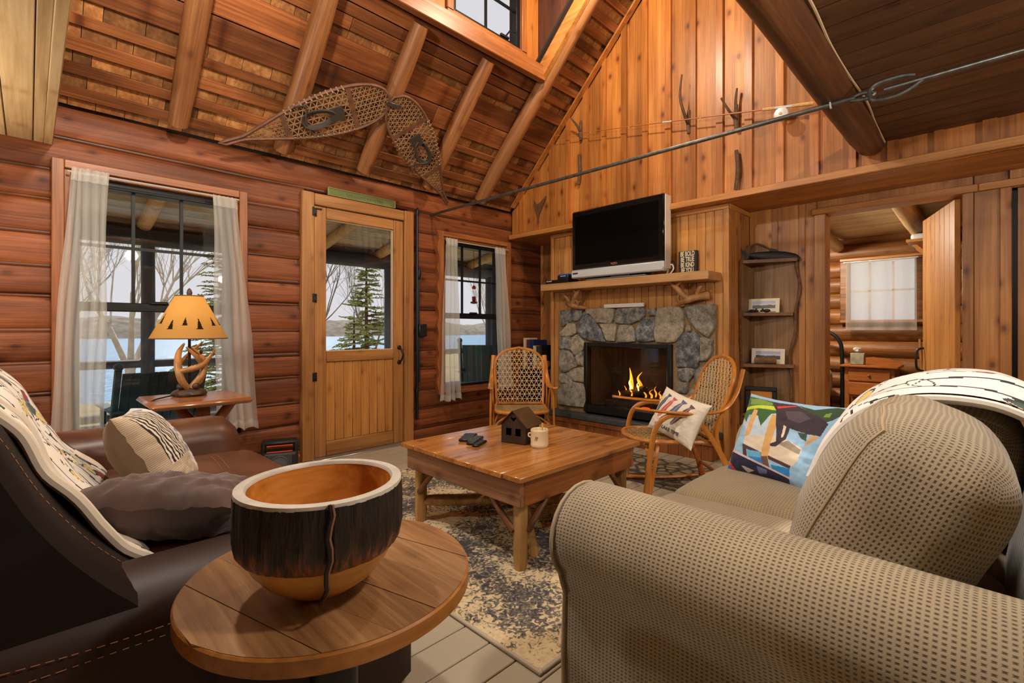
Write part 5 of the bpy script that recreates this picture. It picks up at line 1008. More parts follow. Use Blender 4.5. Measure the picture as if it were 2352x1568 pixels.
# ------------------------------------------------------------------ beige sofa
GSO = thing('fabric_sofa', 'beige waffle fabric loveseat facing the log wall', 'sofa', (1.68, .3, 0))
def armprof(cx, s):     # s=+1 near arm (outside at low x)
    P = [(-.075, .03), (-.08, .2), (-.075, .36), (-.085, .385)] + [(.13 * cos(a), .505 + .125 * sin(a)) for a in [radians(222 - 15 * i) for i in range(17)]] + [(.115, .42), (.11, .3), (.11, .03)]
    P = [(cx + s * a, b) for a, b in P]; return P if s > 0 else P[::-1]
for cx, s in ((1.065, 1), (2.30, -1)):
    P = armprof(cx, s); o = profile_sweep(MB(), P + [P[0]], -.12, .795, 40, lambda t: (0, .012 * sin(t * pi * .5), .93 + .07 * min(1, (1 - t) / .03) ** .5 if t > .97 else 1)).build('arm', WAF, GSO, ang=50)
    mb = MB(); mb.prism([(p[0], p[1]) for p in (P if s > 0 else P[::-1])], 0, .012, frame_mat((0, .795, .004), (1, 0, 0), (0, 0, 1), (0, -1, 0)) @ Matrix.Diagonal((1, 1, -1, 1)), .012, .006); mb.build('arm_front', WAF, o, recalc=True)
    MB().tube([(p[0], .796, p[1] + .004) for p in P], .0045, 6).build('piping', plain('beige_piping', (164, 146, 118), .9), o)
softbox(MB(), (.255, .44, .085), .05, (0, .02, .03), Matrix.Translation((1.425, .42, .375)), 10).build('seat_cushion', WAFS, GSO); softbox(MB(), (.255, .44, .085), .05, (0, .02, .03), Matrix.Translation((1.94, .42, .375)), 10).build('seat_cushion', WAFS, GSO)
softbox(MB(), (.51, .42, .12), .02, (0, 0, 0), Matrix.Translation((1.68, .38, .16))).build('base', WAF, GSO)
softbox(MB(), (.70, .13, .40), .09, (0, .02, .02), Matrix.Translation((1.68, -.17, .44)) @ Matrix.Rotation(radians(8), 4, 'X'), 10).build('back', WAF, GSO)
CM = Matrix.Translation((1.425, .165, .645)) @ Matrix.Rotation(radians(25), 4, 'X') @ Matrix.Rotation(radians(3), 4, 'Z')
CU1 = weld(softbox(MB(), (.25, .115, .215), .07, (.02, .055, .03), CM, 14, 5, .007, 3).build('back_cushion', WAF, GSO)); MB().tube([tuple(CM @ (softmap(p, (.25, .115, .215), .07, (.02, .055, .03), .007, 3) * 1.004)) for p in [(-.25, .115, -.2 + .04 * i) for i in range(11)] + [(-.25 + .03 * i, .115, .215) for i in range(17)]], .0035, 6).build('cushion_piping', plain('cushion_piping_beige', (158, 138, 108), .9), CU1); weld(softbox(MB(), (.25, .11, .22), .08, (.03, .06, .03), Matrix.Translation((1.955, .12, .635)) @ Matrix.Rotation(radians(18), 4, 'X'), 10, 6, .006, 7).build('back_cushion', WAF, GSO))
# ------------------------------------------------------------------ snowshoe-style rocking chairs
HON = wood('honey_bentwood', (160, 92, 30), (204, 130, 52), (222, 156, 76), 'z', .6, .3, .1, .2, .03, .1, .6); WEB = plain('chair_rawhide', (206, 176, 126), .5); WEBS = plain('seat_rawhide', (150, 118, 74), .6)
def rocker(label, x, y, rz):
    t = thing('rocking_chair', label, 'chair', (x, y, 0.0125), rz, 'bentwood snowshoe chairs')
    def strip(pts, w, h, nm, n=10): P = spline(pts, n); return MB().tube(P, 1.0, 8, flat=(h, w)).build(nm, HON, t, world=False)
    # back: plane leaning, local b(u,v): u across, v up the back
    def b(u, v): return (u, -.20 - .20 * v / .55, .37 + v)
    def bw(v): return .205 + .02 * (v / .3 if v < .3 else 1) if v < .34 else .225 * sqrt(max(0, 1 - ((v - .34) / .16) ** 2))
    vs = [.50 * i / 24 for i in range(25)]; loop = [b(-bw(v), v) for v in vs] + [b(bw(v), v) for v in vs[::-1][1:]]
    BH = MB().tube(loop, .0125, 8).build('back_hoop', HON, t, world=False)
    web = MB()
    for an in (0, pi / 3, -pi / 3):
        d = (cos(an), sin(an)); nr = (-d[1], d[0])
        for k in range(-16, 17):
            run = []
            for j in range(-60, 61):
                u = nr[0] * k * .038 + d[0] * j * .01; v = .24 + nr[1] * k * .038 + d[1] * j * .01
                ok = .02 < v < .495 and abs(u) < bw(v) - .006
                if ok: run.append((u, v))
                if (not ok or j == 60) and run:
                    if len(run) > 1: web.tube([b(*run[0]), b(*run[-1])], .0032, 5, caps=False)
                    run = []
    web.build('back_webbing', WEB, BH, world=False)
    MB().beam(b(-.2, .015), b(.2, .015), .035, .014).build('back_rail', HON, t, world=False)
    # seat
    def sw(yy): return .215 if yy < .1 else .215 * sqrt(max(0, 1 - ((yy - .1) / .17) ** 2.4))
    ys = [-.24 + .51 * i / 26 for i in range(27)]; loop = [(-sw(q), q, .362 + .03 * max(0, q)) for q in ys] + [(sw(q), q, .362 + .03 * max(0, q)) for q in ys[::-1][1:]]
    SF = MB().tube(loop, .014, 8, close=True).build('seat_frame', HON, t, world=False)
    web = MB()
    for an in (pi / 4, -pi / 4, 0):
        d = (cos(an), sin(an)); nr = (-d[1], d[0])
        for k in range(-22, 23):
            run = []
            for j in range(-60, 61):
                u = nr[0] * k * .034 + d[0] * j * .01; v = .0 + nr[1] * k * .034 + d[1] * j * .01
                ok = -.24 < v < .265 and abs(u) < sw(v) - .0
                if ok: run.append((u, v))
                if (not ok or j == 60) and run:
                    if len(run) > 1: web.tube([(run[0][0], run[0][1], .366), (run[-1][0], run[-1][1], .366)], .0045, 5, caps=False)
                    run = []
    web.build('seat_webbing', WEBS, SF, world=False)
    for s in (-1, 1):
        strip([(s * .235, -.385, .80), (s * .245, -.34, .66), (s * .255, -.26, .565), (s * .26, -.12, .54), (s * .262, .10, .553), (s * .258, .28, .575)], .009, .022, 'armrest')
        strip([(s * .262, .215, .025), (s * .26, .19, .25), (s * .258, .15, .46), (s * .256, .06, .532), (s * .255, -.06, .52), (s * .255, -.18, .40), (s * .255, -.30, .18), (s * .255, -.36, .02)], .017, .009, 'arched_leg')
        strip([(s * .245, -.26, .55), (s * .24, -.22, .40), (s * .235, -.30, .16), (s * .245, -.34, .03)], .014, .009, 'rear_leg')
        strip([(s * .25, .19, .02), (s * .235, .15, .22), (s * .2, .12, .33), (s * .15, .1, .35)], .012, .007, 'bracket_hoop')
        strip([(s * .262, -.46, .045), (s * .262, -.2, .014), (s * .262, .05, .012), (s * .262, .30, .03)], .014, .011, 'rocker_runner')
    strip([(-.25, .19, .05), (-.23, .18, .24), (-.12, .17, .33), (0, .168, .345), (.12, .17, .33), (.23, .18, .24), (.25, .19, .05)], .012, .007, 'front_hoop')
    MB().tube([(-.245, -.33, .12), (.245, -.33, .12)], .011, 8).build('rung', HON, t, world=False)
    return t
rocker('honey bentwood rocking chair with laced back beside the bookshelf', 2.97, 2.86, radians(137)); rocker('honey bentwood rocking chair holding the fish pillow', 2.90, 1.50, radians(47))
# ------------------------------------------------------------------ side table by the window
ST = thing('side_table', 'small rustic side table under the table lamp', 'side table', (.70, 3.44, 0))
STW = wood('side_table_top', (112, 60, 30), (160, 100, 58), (190, 134, 90), 'x', .8, .2, .3, .3, .02, .15, .6)
MB().box(.45, .945, 3.11, 3.62, .618, .652, .016).build('top', STW, ST); log_mesh(MB(), (.74, 3.36, 0), (.74, 3.36, .615), .038, 12, .12, .06, 500).build('post', DOAK, ST, ang=60); log_mesh(MB(), (.74, 3.36, .40), (.88, 3.30, .615), .03, 10, .1, .06, 501).build('brace', DOAK, ST, ang=60); log_mesh(MB(), (.74, 3.36, .42), (.62, 3.52, .615), .03, 10, .1, .06, 502).build('brace', DOAK, ST, ang=60)
for i in range(3): a = 2 * pi * i / 3 + .4; log_mesh(MB(), (.74, 3.36, .22), (.74 + .16 * cos(a), 3.36 + .16 * sin(a), .02), .024, 8, .1, .06, 505 + i).build('foot', DOAK, ST, ang=60)
# ------------------------------------------------------------------ lamp
TL_ = thing('table_lamp', 'antler table lamp with a parchment shade of painted fir trees', 'lamp', (.688, 3.45, .653))
lx, ly, lz = .688, 3.45, .653
SHD, nt_, b_ = newmat('parchment_shade'); o_ = nt_.nodes['Material Output']; nt_.nodes.remove(b_); at = N(nt_, 'ShaderNodeVertexColor', layer_name='print'); df = N(nt_, 'ShaderNodeBsdfDiffuse'); tr_ = N(nt_, 'ShaderNodeBsdfTranslucent'); mx = N(nt_, 'ShaderNodeMixShader'); mx.inputs[0].default_value = .45
nt_.links.new(at.outputs[0], df.inputs[0]); nt_.links.new(at.outputs[0], tr_.inputs[0]); nt_.links.new(df.outputs[0], mx.inputs[1]); nt_.links.new(tr_.outputs[0], mx.inputs[2]); nt_.links.new(mx.outputs[0], o_.inputs[0])
rnd = random.Random(4); trees = [((i + rnd.uniform(-.2, .2)) / 13, .30 + rnd.uniform(-.1, .09), rnd.uniform(.17, .25)) for i in range(13)]
PAR, FIR = lin((206, 160, 92)), lin((48, 36, 20))
def shade_paint(u, v):
    for c, b0, h in trees:
        t = (v - b0) / h
        if 0 <= t < 1:
            w = .013 * (1 - t) * (1.0 - .45 * ((t * 5) % 1)) + .0015
            if abs(((u - c + .5) % 1) - .5) < w * (.8 + .4 * h / .2): return FIR
    return PAR
SHO = MB().grid(lambda u, v: (lx + (.2 - .127 * v) * cos(2 * pi * u), ly + (.2 - .127 * v) * sin(2 * pi * u), lz + .345 + .255 * v), 280, 70, (1, 1)).build('shade', SHD, TL_, paint=shade_paint)
for z, r in ((.345, .2005), (.60, .0735)): MB().tube([(lx + r * cos(a), ly + r * sin(a), lz + z) for a in [2 * pi * i / 48 for i in range(48)]], .003, 6, close=True).build('shade_trim', plain('shade_trim_brown', (92, 70, 44), .6), SHO)
LANT = plain('resin_antler', (176, 128, 76), .4, nscale=9, namt=.45); RES = plain('dark_resin_base', (66, 46, 30), .5, nscale=25, namt=.5, bump=.8)
MB().tube([(lx, ly, lz + .03), (lx, ly, lz + .40)], .008, 10).build('stem', plain('bronze_stem', (54, 42, 34), .4, .5), TL_)
def an(pts, r, nm='antler'): MB().tube(spline([(lx + a, ly + b, lz + c) for a, b, c in pts], 6), r, 10).build(nm, LANT, TL_)
an([(-.01, -.03, .04), (-.05, -.05, .10), (-.062, -.02, .19), (-.05, .02, .26), (-.02, .03, .315)], [.016, .02, .021, .016, .005]); an([(.02, .02, .04), (.06, .01, .10), (.07, -.02, .17), (.03, -.05, .23), (-.02, -.03, .29)], [.022, .02, .018, .014, .005]); an([(.0, -.04, .05), (.05, -.05, .12), (.075, -.03, .18), (.06, 0, .24), (.0, .03, .30)], [.018, .018, .016, .012, .005]); an([(-.055, -.04, .15), (-.0, -.07, .165), (.07, -.05, .195), (.13, -.02, .275)], [.016, .018, .016, .004]); an([(-.04, .03, .2), (.02, .05, .26), (.08, .03, .325)], [.013, .011, .004])
mb = MB(); mb.lathe([(0, 0), (.085, 0), (.092, .012), (.08, .03), (.05, .045), (.0, .055)], 28, (lx, ly, lz + .0005), wob=lambda a, z: .1 * n1(cos(a) * 3, sin(a) * 3, z * 40)); mb.build('rock_base', RES, TL_, ang=60)
for a in (-2.6, -1.2, .4): MB().ball((lx + .058 * cos(a), ly + .058 * sin(a), lz + .06), (.022, .022, .02), 10, 8).build('pine_cone', RES, TL_)
MB().lathe([(0, .605), (.012, .605), (.016, .62), (.01, .64), (0, .65)], 12, (lx, ly, lz)).build('finial', RES, TL_); MB().tube([(lx + .05, ly - .05, lz + .35), (lx + .05, ly - .05, lz + .27)], .0012, 4).build('pull_chain', BLACK, TL_); MB().ball((lx + .05, ly - .05, lz + .262), (.009, .009, .014), 8, 6).build('chain_knob', RES, TL_)
MB().ball((lx, ly, lz + .46), (.03, .03, .042), 12, 8).build('bulb', glow('lamp_bulb_glow', (255, 214, 150), 3), TL_); lamp('table_lamp_bulb', (lx, ly, lz + .46), 2.3, (1, .74, .42), .035)
MB().tube(spline([(lx - .08, ly - .03, lz + .01), (.56, 3.40, .66), (.47, 3.30, .645), (.445, 3.25, .55), (.44, 3.22, .3)]), .004, 6).build('cord', BLACK, TL_)
# ------------------------------------------------------------------ speaker
SPK = thing('portable_speaker', 'black portable speaker with an orange rimmed handle on the floor', 'speaker', (1.30, 3.70, 0))
SM_ = frame_mat((1.30, 3.70, 0), (.93, -.36, 0), (.36, .93, 0), (0, 0, 1)); SPB = plain('speaker_black', (28, 28, 30), .5); ORA = plain('orange_plastic', (232, 84, 40), .4)
SPO = softbox(MB(), (.122, .085, .085), .03, (0, 0, 0), SM_ @ Matrix.Translation((0, 0, .087))).build('body', SPB, SPK)
for a in ((-.122, -.088), (.088, .122)): MB().box(a[0], a[1], -.06, .06, .15, .24, .014, SM_).build('handle_side', SPB, SPK)
MB().box(-.122, .122, -.06, .06, .218, .246, .012, SM_).build('handle_bar', SPB, SPK); MB().tube([tuple(SM_ @ Vector(p)) for p in ((-.084, -.062, .172), (.084, -.062, .172), (.084, -.062, .215), (-.084, -.062, .215))], .004, 6, close=True).build('handle_rim', ORA, SPK)
MB().lathe([(0, 0), (.052, .0), (.058, .006), (.062, .0), (.062, -.006), (0, -.006)], 32, (0, 0, 0), SM_ @ frame_mat((0, -.088, .085), (1, 0, 0), (0, 0, 1), (0, -1, 0))).build('speaker_cone', plain('speaker_grey', (92, 92, 94), .5), SPO); MB().box(-.08, .08, -.0865, -.083, .02, .155, .002, SM_).build('grille_plate', plain('grille_grey', (74, 74, 76), .5, .3), SPO); MB().ball((0, 0, 0), (.008, .012, .012), 8, 6, SM_ @ Matrix.Translation((.126, -.02, .12))).build('knob', ORA, SPO)
# ------------------------------------------------------------------ on the coffee table
LH = thing('house_lantern', 'dark metal house shaped lantern with heart cutout on the coffee table', 'lantern', (1.92, 1.85, .4355))
ROOF = plain('rusted_metal_roof', (98, 74, 46), .45, .5, nscale=14, namt=.35); WMET = plain('dark_bronze_metal', (66, 50, 36), .5, .5, nscale=14, namt=.3)
HM = frame_mat((1.848, 1.838, .436), (.245, -.97, 0), (.97, .245, 0), (0, 0, 1))     # x across front, y depth, z up
hw, dp, hh, pk = .076, .15, .105, .175
def wall_piece(x0, x1, z0, z1, y0=0, y1=.004): return MB().box(x0, x1, y0, y1, z0, z1, 0, HM)
for a in ((-hw, -.046, 0, hh), (-.012, .012, 0, hh), (.046, hw, 0, hh), (-.046, -.012, 0, .042), (.012, .046, 0, .042), (-.046, -.012, .082, hh), (.012, .046, .082, hh)): wall_piece(*a).build('front_panel', WMET, LH)
FMt = HM @ frame_mat((0, .004, 0), (1, 0, 0), (0, 0, 1), (0, -1, 0))
MB().prism([(-hw, hh), (0, hh), (0, .118), (-.018, .136), (-.013, .143), (0, .136), (0, pk), (-hw, hh)][:-1], 0, .004, FMt).build('gable_panel', WMET, LH, recalc=True); MB().prism([(hw, hh), (0, pk), (0, .136), (.013, .143), (.018, .136), (0, .118), (0, hh)], 0, .004, FMt).build('gable_panel', WMET, LH, recalc=True)
wall_piece(-hw, -hw + .004, 0, hh, .004, dp).build('side_panel', WMET, LH); wall_piece(hw - .004, hw, 0, hh, .004, dp).build('side_panel', WMET, LH); wall_piece(-hw, hw, 0, hh, dp, dp + .004).build('back_panel', WMET, LH); MB().prism([(-hw, hh), (hw, hh), (0, pk)], -.004, 0, HM @ frame_mat((0, dp, 0), (1, 0, 0), (0, 0, 1), (0, -1, 0))).build('gable_panel', WMET, LH, recalc=True)
wall_piece(-hw, hw, 0, .003, 0, dp).build('floor_plate', WMET, LH)
for s in (-1, 1): MB().beam(tuple(HM @ Vector((s * .095 / 2, -.012, (pk + hh - .018) / 2 + .003))), tuple(HM @ Vector((s * .095 / 2, dp + .014, (pk + hh - .018) / 2 + .003))), .125, .004, HM.to_3x3() @ Vector((s * (pk - hh + .012), 0, hw + .012))).build('roof_panel', ROOF, LH)
MG = thing('candle_mug', 'cream barrel shaped mug beside the house lantern', 'mug', (1.905, 1.70, .4355)); MUG = plain('cream_stoneware', (224, 204, 166), .35); mc = (1.905, 1.70, .436)
MB().lathe([(0, .001), (.044, 0), (.0465, .006), (.0475, .015), (.046, .018), (.0475, .045), (.046, .075), (.0475, .08), (.047, .088), (.0445, .092), (.042, .088), (.042, .06), (0, .06)], 40, mc).build('cup', MUG, MG)
MB().tube(spline([(mc[0] - .03, mc[1] + .034, .505), (mc[0] - .037, mc[1] + .042, .503), (mc[0] - .038, mc[1] + .043, .49), (mc[0] - .031, mc[1] + .035, .484)]), .004, 8).build('handle', MUG, MG); MB().box(mc[0] + .02, mc[0] + .028, mc[1] - .004, mc[1] + .004, .497, .556, .001).build('wood_stick', plain('birch_stick', (196, 160, 108), .7), MG)
mm_ = MB().lathe([(.0484, .03), (.0486, .032), (.0484, .034)], 3, mc); pts = []
for i in range(9): a = -2.58 - .045 * i; pts.append((mc[0] + .0478 * cos(a), mc[1] + .0478 * sin(a), .436 + .048 + .012 * sin(i * 1.5)))
MB().tube(pts, .0012, 4).build('printed_mark', plain('mug_print', (90, 66, 56), .6), MG)
RMb = plain('remote_black', (26, 28, 30), .4)
def remote(label, c, ang, w, l, h, col, btn):
    t = thing('remote_control', label, 'remote', (c[0], c[1], .4362), 0, 'remotes on the coffee table'); M = Matrix.Translation((c[0], c[1], .4363)) @ Matrix.Rotation(ang, 4, 'Z')
    MB().box(-w / 2, w / 2, -l / 2, l / 2, 0, h, .005, M).build('body', col, t)
    for i in range(btn[0]):
        for j in range(btn[1]): MB().box(-w * .36 + w * .72 * i / max(1, btn[0] - 1) - .003, -w * .36 + w * .72 * i / max(1, btn[0] - 1) + .003, -l * .38 + l * .76 * j / max(1, btn[1] - 1) - .004, -l * .38 + l * .76 * j / max(1, btn[1] - 1) + .004, h - .0005, h + .0018, .001, M).build('button', btn[2], t)
GB = plain('grey_button', (120, 122, 122), .5)
remote('wide black remote control nearest the door', (1.75, 2.10), radians(-52), .075, .16, .016, RMb, (2, 3, GB)); remote('long black remote control with rows of grey buttons', (1.73, 2.015), radians(-60), .045, .17, .017, RMb, (3, 7, GB)); remote('slim black remote control at the front of the three', (1.705, 1.95), radians(-66), .036, .125, .013, plain('remote_dark', (18, 18, 20), .35), (2, 4, RMb))
# ------------------------------------------------------------------ blankets
def blanket_paint(seed, base, L, W, nmot=70, lines=True):
    rnd = random.Random(seed); mot = []; cols = [lin((150, 30, 36)), lin((30, 84, 62)), lin((222, 196, 110)), base, base, lin((92, 104, 110)), base]
    DK = lin((40, 38, 42))
    for i in range(nmot):
        a = rnd.uniform(.03, .07); mot.append((rnd.uniform(0, L), rnd.uniform(0, W), a, a * rnd.uniform(.22, .4), rnd.uniform(-.5, .5), rnd.choice(cols), rnd.choice(cols)))
    def f(u, v):
        for cx, cy, a, b, r, c, c2 in mot:
            dx, dy = u - cx, v - cy
            if abs(dx) > a or abs(dy) > a: continue
            x, y = (dx * cos(r) + dy * sin(r)) / a, (-dx * sin(r) + dy * cos(r)) / b; q = x * x + y * y
            if q < 1: return DK if q > .72 or abs(x + .2) < .05 else (c if x < -.2 else c2)
        if lines:
            k = (v + .012 * n1(u * 5, v * 3)) / .042; g = k % 1
            if g < .14 and n1(u * 3.0, math.floor(k) * 7.1) > -.25: return DK
        return base
    return f
FLC = printed('fleece_print', .95, .3, .25, .1)
CRM = lin((232, 222, 208))
# on the leather sofa
def bsurf(s):        # point along the leather back outline, s=0 behind .. 1 at the seat, lifted off the surface
    q = 20 + s * 33; i = min(int(q), len(pp) - 2); t = q - i; a, b = pp[i], pp[i + 1]; x, z = a[0] + (b[0] - a[0]) * t, a[1] + (b[1] - a[1]) * t
    dx, dz = b[0] - a[0], b[1] - a[1]; l = hypot(dx, dz) or 1; return x - dz / l * .0, z, -dz / l, dx / l
T1 = thing('fleece_blanket', 'cream camp print fleece blanket over the back of the leather sofa', 'blanket', (0, 1.9, .9))
def bl1(u, v, off=.018):
    s = u; x, z, nx, nz_ = bsurf(min(1, s)); y_ = 1.49 + 1.0 * v + .03 * sin(u * 7) + .05 * u * v; o = off + .010 * sin(v * 17 + u * 3) * (.5 + u) + .012 * n1(u * 6, v * 7); e = 1 - min(1, v / .035); o -= .014 * e * e
    return (x + abs(nx) * 0 - nx * -1 * o if False else x + (-nx if False else (z - .55) * 0) + o * .75, y_, z + o * .75)
FL1 = MB().grid(lambda u, v: bl1(u, v), 150, 240, (.75, 1.1)).build('fleece', FLC, T1, paint=blanket_paint(3, CRM, .75, 1.1, 130))
ed_ = MB()
for k, (dv, rr) in enumerate(((.0, .013), (.085, .009))): ed_.tube([Vector(bl1(i / 40, dv, .022 - .004 * k)) + Vector((0, -.012 + .01 * k, .004 * sin(i * .6))) for i in range(41)], rr, 8)
ed_.build('folded_hem', plain('cream_fleece', (206, 192, 172), .95, sheen=.3), FL1)
# on the beige sofa
T2 = thing('fleece_blanket', 'white camp print fleece blanket over the back of the beige loveseat', 'blanket', (1.95, .1, .9))
ap = spline([(0, .40, .66), (0, .37, .74), (0, .31, .83), (0, .225, .895), (0, .12, .928), (0, 0, .928), (0, -.1, .885), (0, -.2, .84), (0, -.3, .78), (0, -.36, .66), (0, -.37, .5)], 6)
def bl2(u, v):
    q = u * (len(ap) - 1); i = min(int(q), len(ap) - 2); p = ap[i].lerp(ap[i + 1], q - i); return (1.70 + .53 * v + .03 * sin(u * 9) * (1 - v), p.y + .006 * sin(v * 23), p.z + .008 * sin(v * 19 + u * 6) - .02 * v - .05 * max(0, 1 - v / .22) ** 1.5)
FL2 = MB().grid(bl2, 240, 120, (1.2, .5), flip=True).build('fleece', FLC, T2, paint=blanket_paint(9, lin((236, 232, 228)), 1.2, .5, 46))
ed_ = MB(); ed_.tube([Vector(bl2(i / 60, 0)) + Vector((-.004, 0, -.016)) for i in range(61)], .015, 8, flat=(1.2, .7)); ed_.build('folded_hem', plain('white_fleece', (226, 220, 212), .95, sheen=.3), FL2)
# ------------------------------------------------------------------ pillows
def pil(name, label, c, xa, za, half, mat, paint=None, pinch=.16, wr=.004, seed=0, parts=None, cat='pillow'):
    xa = Vector(xa).normalized(); za = Vector(za); za = (za - xa * za.dot(xa)).normalized(); ya = za.cross(xa); M = frame_mat(c, xa, ya, za)     # za = face normal, xa = across, ya = up
    t = thing(name, label, cat, c); N_ = 240 if paint else 40
    def f(u, v, s):
        x, y = u * 2 - 1, v * 2 - 1; e = max(0, (1 - x ** 4) * (1 - y ** 4)) ** .55 * (1 - .22 * (x * x + y * y) / 2); g = 1 - pinch * .5 * ((1 - x * x) * (y * y) ** 2 * 0 + 0)
        px = x * half[0] * (1 - pinch * .45 * (1 - y * y) * abs(x) ** 3); py = y * half[1] * (1 - pinch * .45 * (1 - x * x) * abs(y) ** 3)
        w = wr * (n1(x * 4 + seed, y * 4) + .6 * n1(x * 9, y * 9 + seed)); return M @ Vector((px, py, s * half[2] * e + w))
    ob = MB().grid(lambda u, v: f(u, v, 1), N_, N_).build('front', mat if not isinstance(mat, tuple) else mat[0], t, paint=paint)
    MB().grid(lambda u, v: f(u, v, -1), 30, 30, flip=True).build('reverse', mat if not isinstance(mat, tuple) else mat[1], t)
    return t, M, f
PRI = printed('pillow_print', .85, .1)
def dog_paint(u, v):
    c = (148, 186, 216)
    for col, P in DOGART:
        if inpoly(u, v, P): c = col
    return lin(c)
xa = Vector((-.36, -.93, 0)); pil('throw_pillow', 'printed pillow of a dog on a dock leaning in the beige loveseat', (2.07, .575, .615), xa, (-.80, .42, .42), (.215, .175, .065), (PRI, plain('pillow_back_blue', (40, 110, 170), .9)), dog_paint, .2, .003, 3)
def fish_paint(u, v):
    for i, (col, cx, cy, L, a) in enumerate((((86, 92, 100), .17, .62, .27, 1.25), ((196, 96, 92), .31, .58, .28, 1.22), ((104, 108, 130), .48, .56, .33, 1.2), ((110, 84, 84), .66, .56, .30, 1.15), )):
        dx, dy = u - cx, v - cy; x = (dx * cos(a) + dy * sin(a)) / L; y = (-dx * sin(a) + dy * cos(a)) / L
        if -1 < x < .8 and abs(y) < .17 * sqrt(max(0, 1 - ((x + .1) / .9) ** 2)): return lin(col) if abs(y) > .03 else lin(tuple(min(255, q + 50) for q in col))
        if .7 < x < 1.0 and abs(y) < .06 + (x - .7) * .5: return lin(col)
    return lin((232, 222, 204))
t, M, f = pil('throw_pillow', 'cream pillow with four printed fish on the rocking chair', (2.815, 1.375, .515), Vector((-.113, -.339, -.073)), (-.9, .22, .38), (.185, .145, .055), (PRI, plain('pillow_back_cream', (206, 190, 164), .9)), fish_paint, .2, .003, 8)
text_obj('lettering', 'ON LAKE TIME', .030, plain('pillow_lettering', (70, 66, 70), .9), M @ Matrix.Translation((0, -.094, .0505)) @ Matrix.Rotation(radians(16), 4, 'X'), t, .001)
def stripe_paint(u, v):
    if v < .60 and .42 < u < .92: return lin((40, 34, 36)) if (u * 26 + .6 * sin(v * 5)) % 1 < .5 else lin((214, 200, 180))
    if u < .5: return lin((206, 200, 196)) if n1(u * 16, v * 16) < .25 else lin((120, 134, 156))
    return lin((196, 178, 154)) if (v * 60) % 1 < .6 else lin((170, 148, 122))
pil('throw_pillow', 'cream pillow with black ticking stripes on the leather sofa', (.31, 2.08, .605), Vector((-.25, -.95, .05)), (.86, -.18, .5), (.185, .185, .09), (PRI, plain('pillow_back_grey', (128, 106, 84), .9)), stripe_paint, .12, .006, 5)
SUE = plain('dark_suede', (66, 37, 28), .75, nscale=6, namt=.3, sheen=.3)
pil('throw_pillow', 'dark brown suede pillow lying nearest the round table', (.31, 1.66, .545), Vector((.80, -.60, -.03)), (.30, .12, .93), (.22, .2, .085), (SUE, SUE), None, .16, .014, 11)
# ------------------------------------------------------------------ curtains
CUR, nt_, b_ = newmat('sheer_curtain'); o_ = nt_.nodes['Material Output']; nt_.nodes.remove(b_); df = N(nt_, 'ShaderNodeBsdfDiffuse'); df.inputs[0].default_value = lin((246, 244, 238)); tl = N(nt_, 'ShaderNodeBsdfTranslucent'); tl.inputs[0].default_value = lin((250, 250, 246)); tp = N(nt_, 'ShaderNodeBsdfTransparent'); m1 = N(nt_, 'ShaderNodeMixShader'); m1.inputs[0].default_value = .68; m2 = N(nt_, 'ShaderNodeMixShader'); m2.inputs[0].default_value = .40
nt_.links.new(df.outputs[0], m1.inputs[1]); nt_.links.new(tl.outputs[0], m1.inputs[2]); nt_.links.new(m1.outputs[0], m2.inputs[1]); nt_.links.new(tp.outputs[0], m2.inputs[2]); nt_.links.new(m2.outputs[0], o_.inputs[0])
def curtain(label, x0, x1, z1, X0, X1, z0, folds, seed, parent=None, amp=.02):
    t = thing('curtain', label, 'curtain', ((x0 + x1) / 2, 3.84, z0), 0, 'sheer window curtains')
    def f(u, v):
        w = (1 - v) ** .8; a = x0 + (X0 - x0) * w; b = x1 + (X1 - x1) * w; x = a + (b - a) * (u + .03 * sin(u * 9 + seed + w * 2))
        return (x + .006 * sin(v * 9 + u * 4), 3.835 + amp * (.35 + .65 * w) * sin(2 * pi * folds * u + seed + .9 * sin(v * 2 + u)) + .006 * n1(u * 5, v * 4, seed), z0 + (z1 - z0) * v + .012 * sin(u * 17) * (1 - v) + (.003 * sin(u * 41) if v > .985 else 0))
    cp_ = MB().grid(f, 90, 60).build('sheer_panel', CUR, t); MB().grid(lambda u, v: tuple(Vector(f(u, .955 + .045 * v)) + Vector((0, -.007, 0))), 60, 4).build('rod_pocket', CUR, cp_)
    MB().grid(lambda u, v: tuple(Vector(f(u, .0 + .035 * v)) + Vector((0, -.004, 0))), 60, 3).build('bottom_hem', CUR, cp_)
    return t
curtain('sheer white curtain at the left of the large window', .172, .350, 2.005, .075, .335, .34, 5, 1); curtain('sheer white curtain behind the table lamp side of the large window', .895, 1.05, 1.985, .93, 1.20, .335, 4, 2); curtain('narrow sheer curtain at the left of the small window', 2.91, 3.055, 1.96, 2.85, 3.11, .35, 3.5, 3); curtain('narrow sheer curtain at the corner side of the small window', 3.565, 3.725, 1.945, 3.61, 3.862, .40, 3.5, 4)
for lb, a, b, z in (('white tension rod across the top of the large window', .16, 1.07, 1.982), ('white tension rod across the top of the small window', 2.92, 3.79, 1.937)): tag(MB().tube([(a, 3.845, z), (b, 3.845, z)], .006, 8).build('curtain_rod', plain('rod_white_' + str(a), (210, 210, 208), .3, .5)), lb, 'curtain rod')
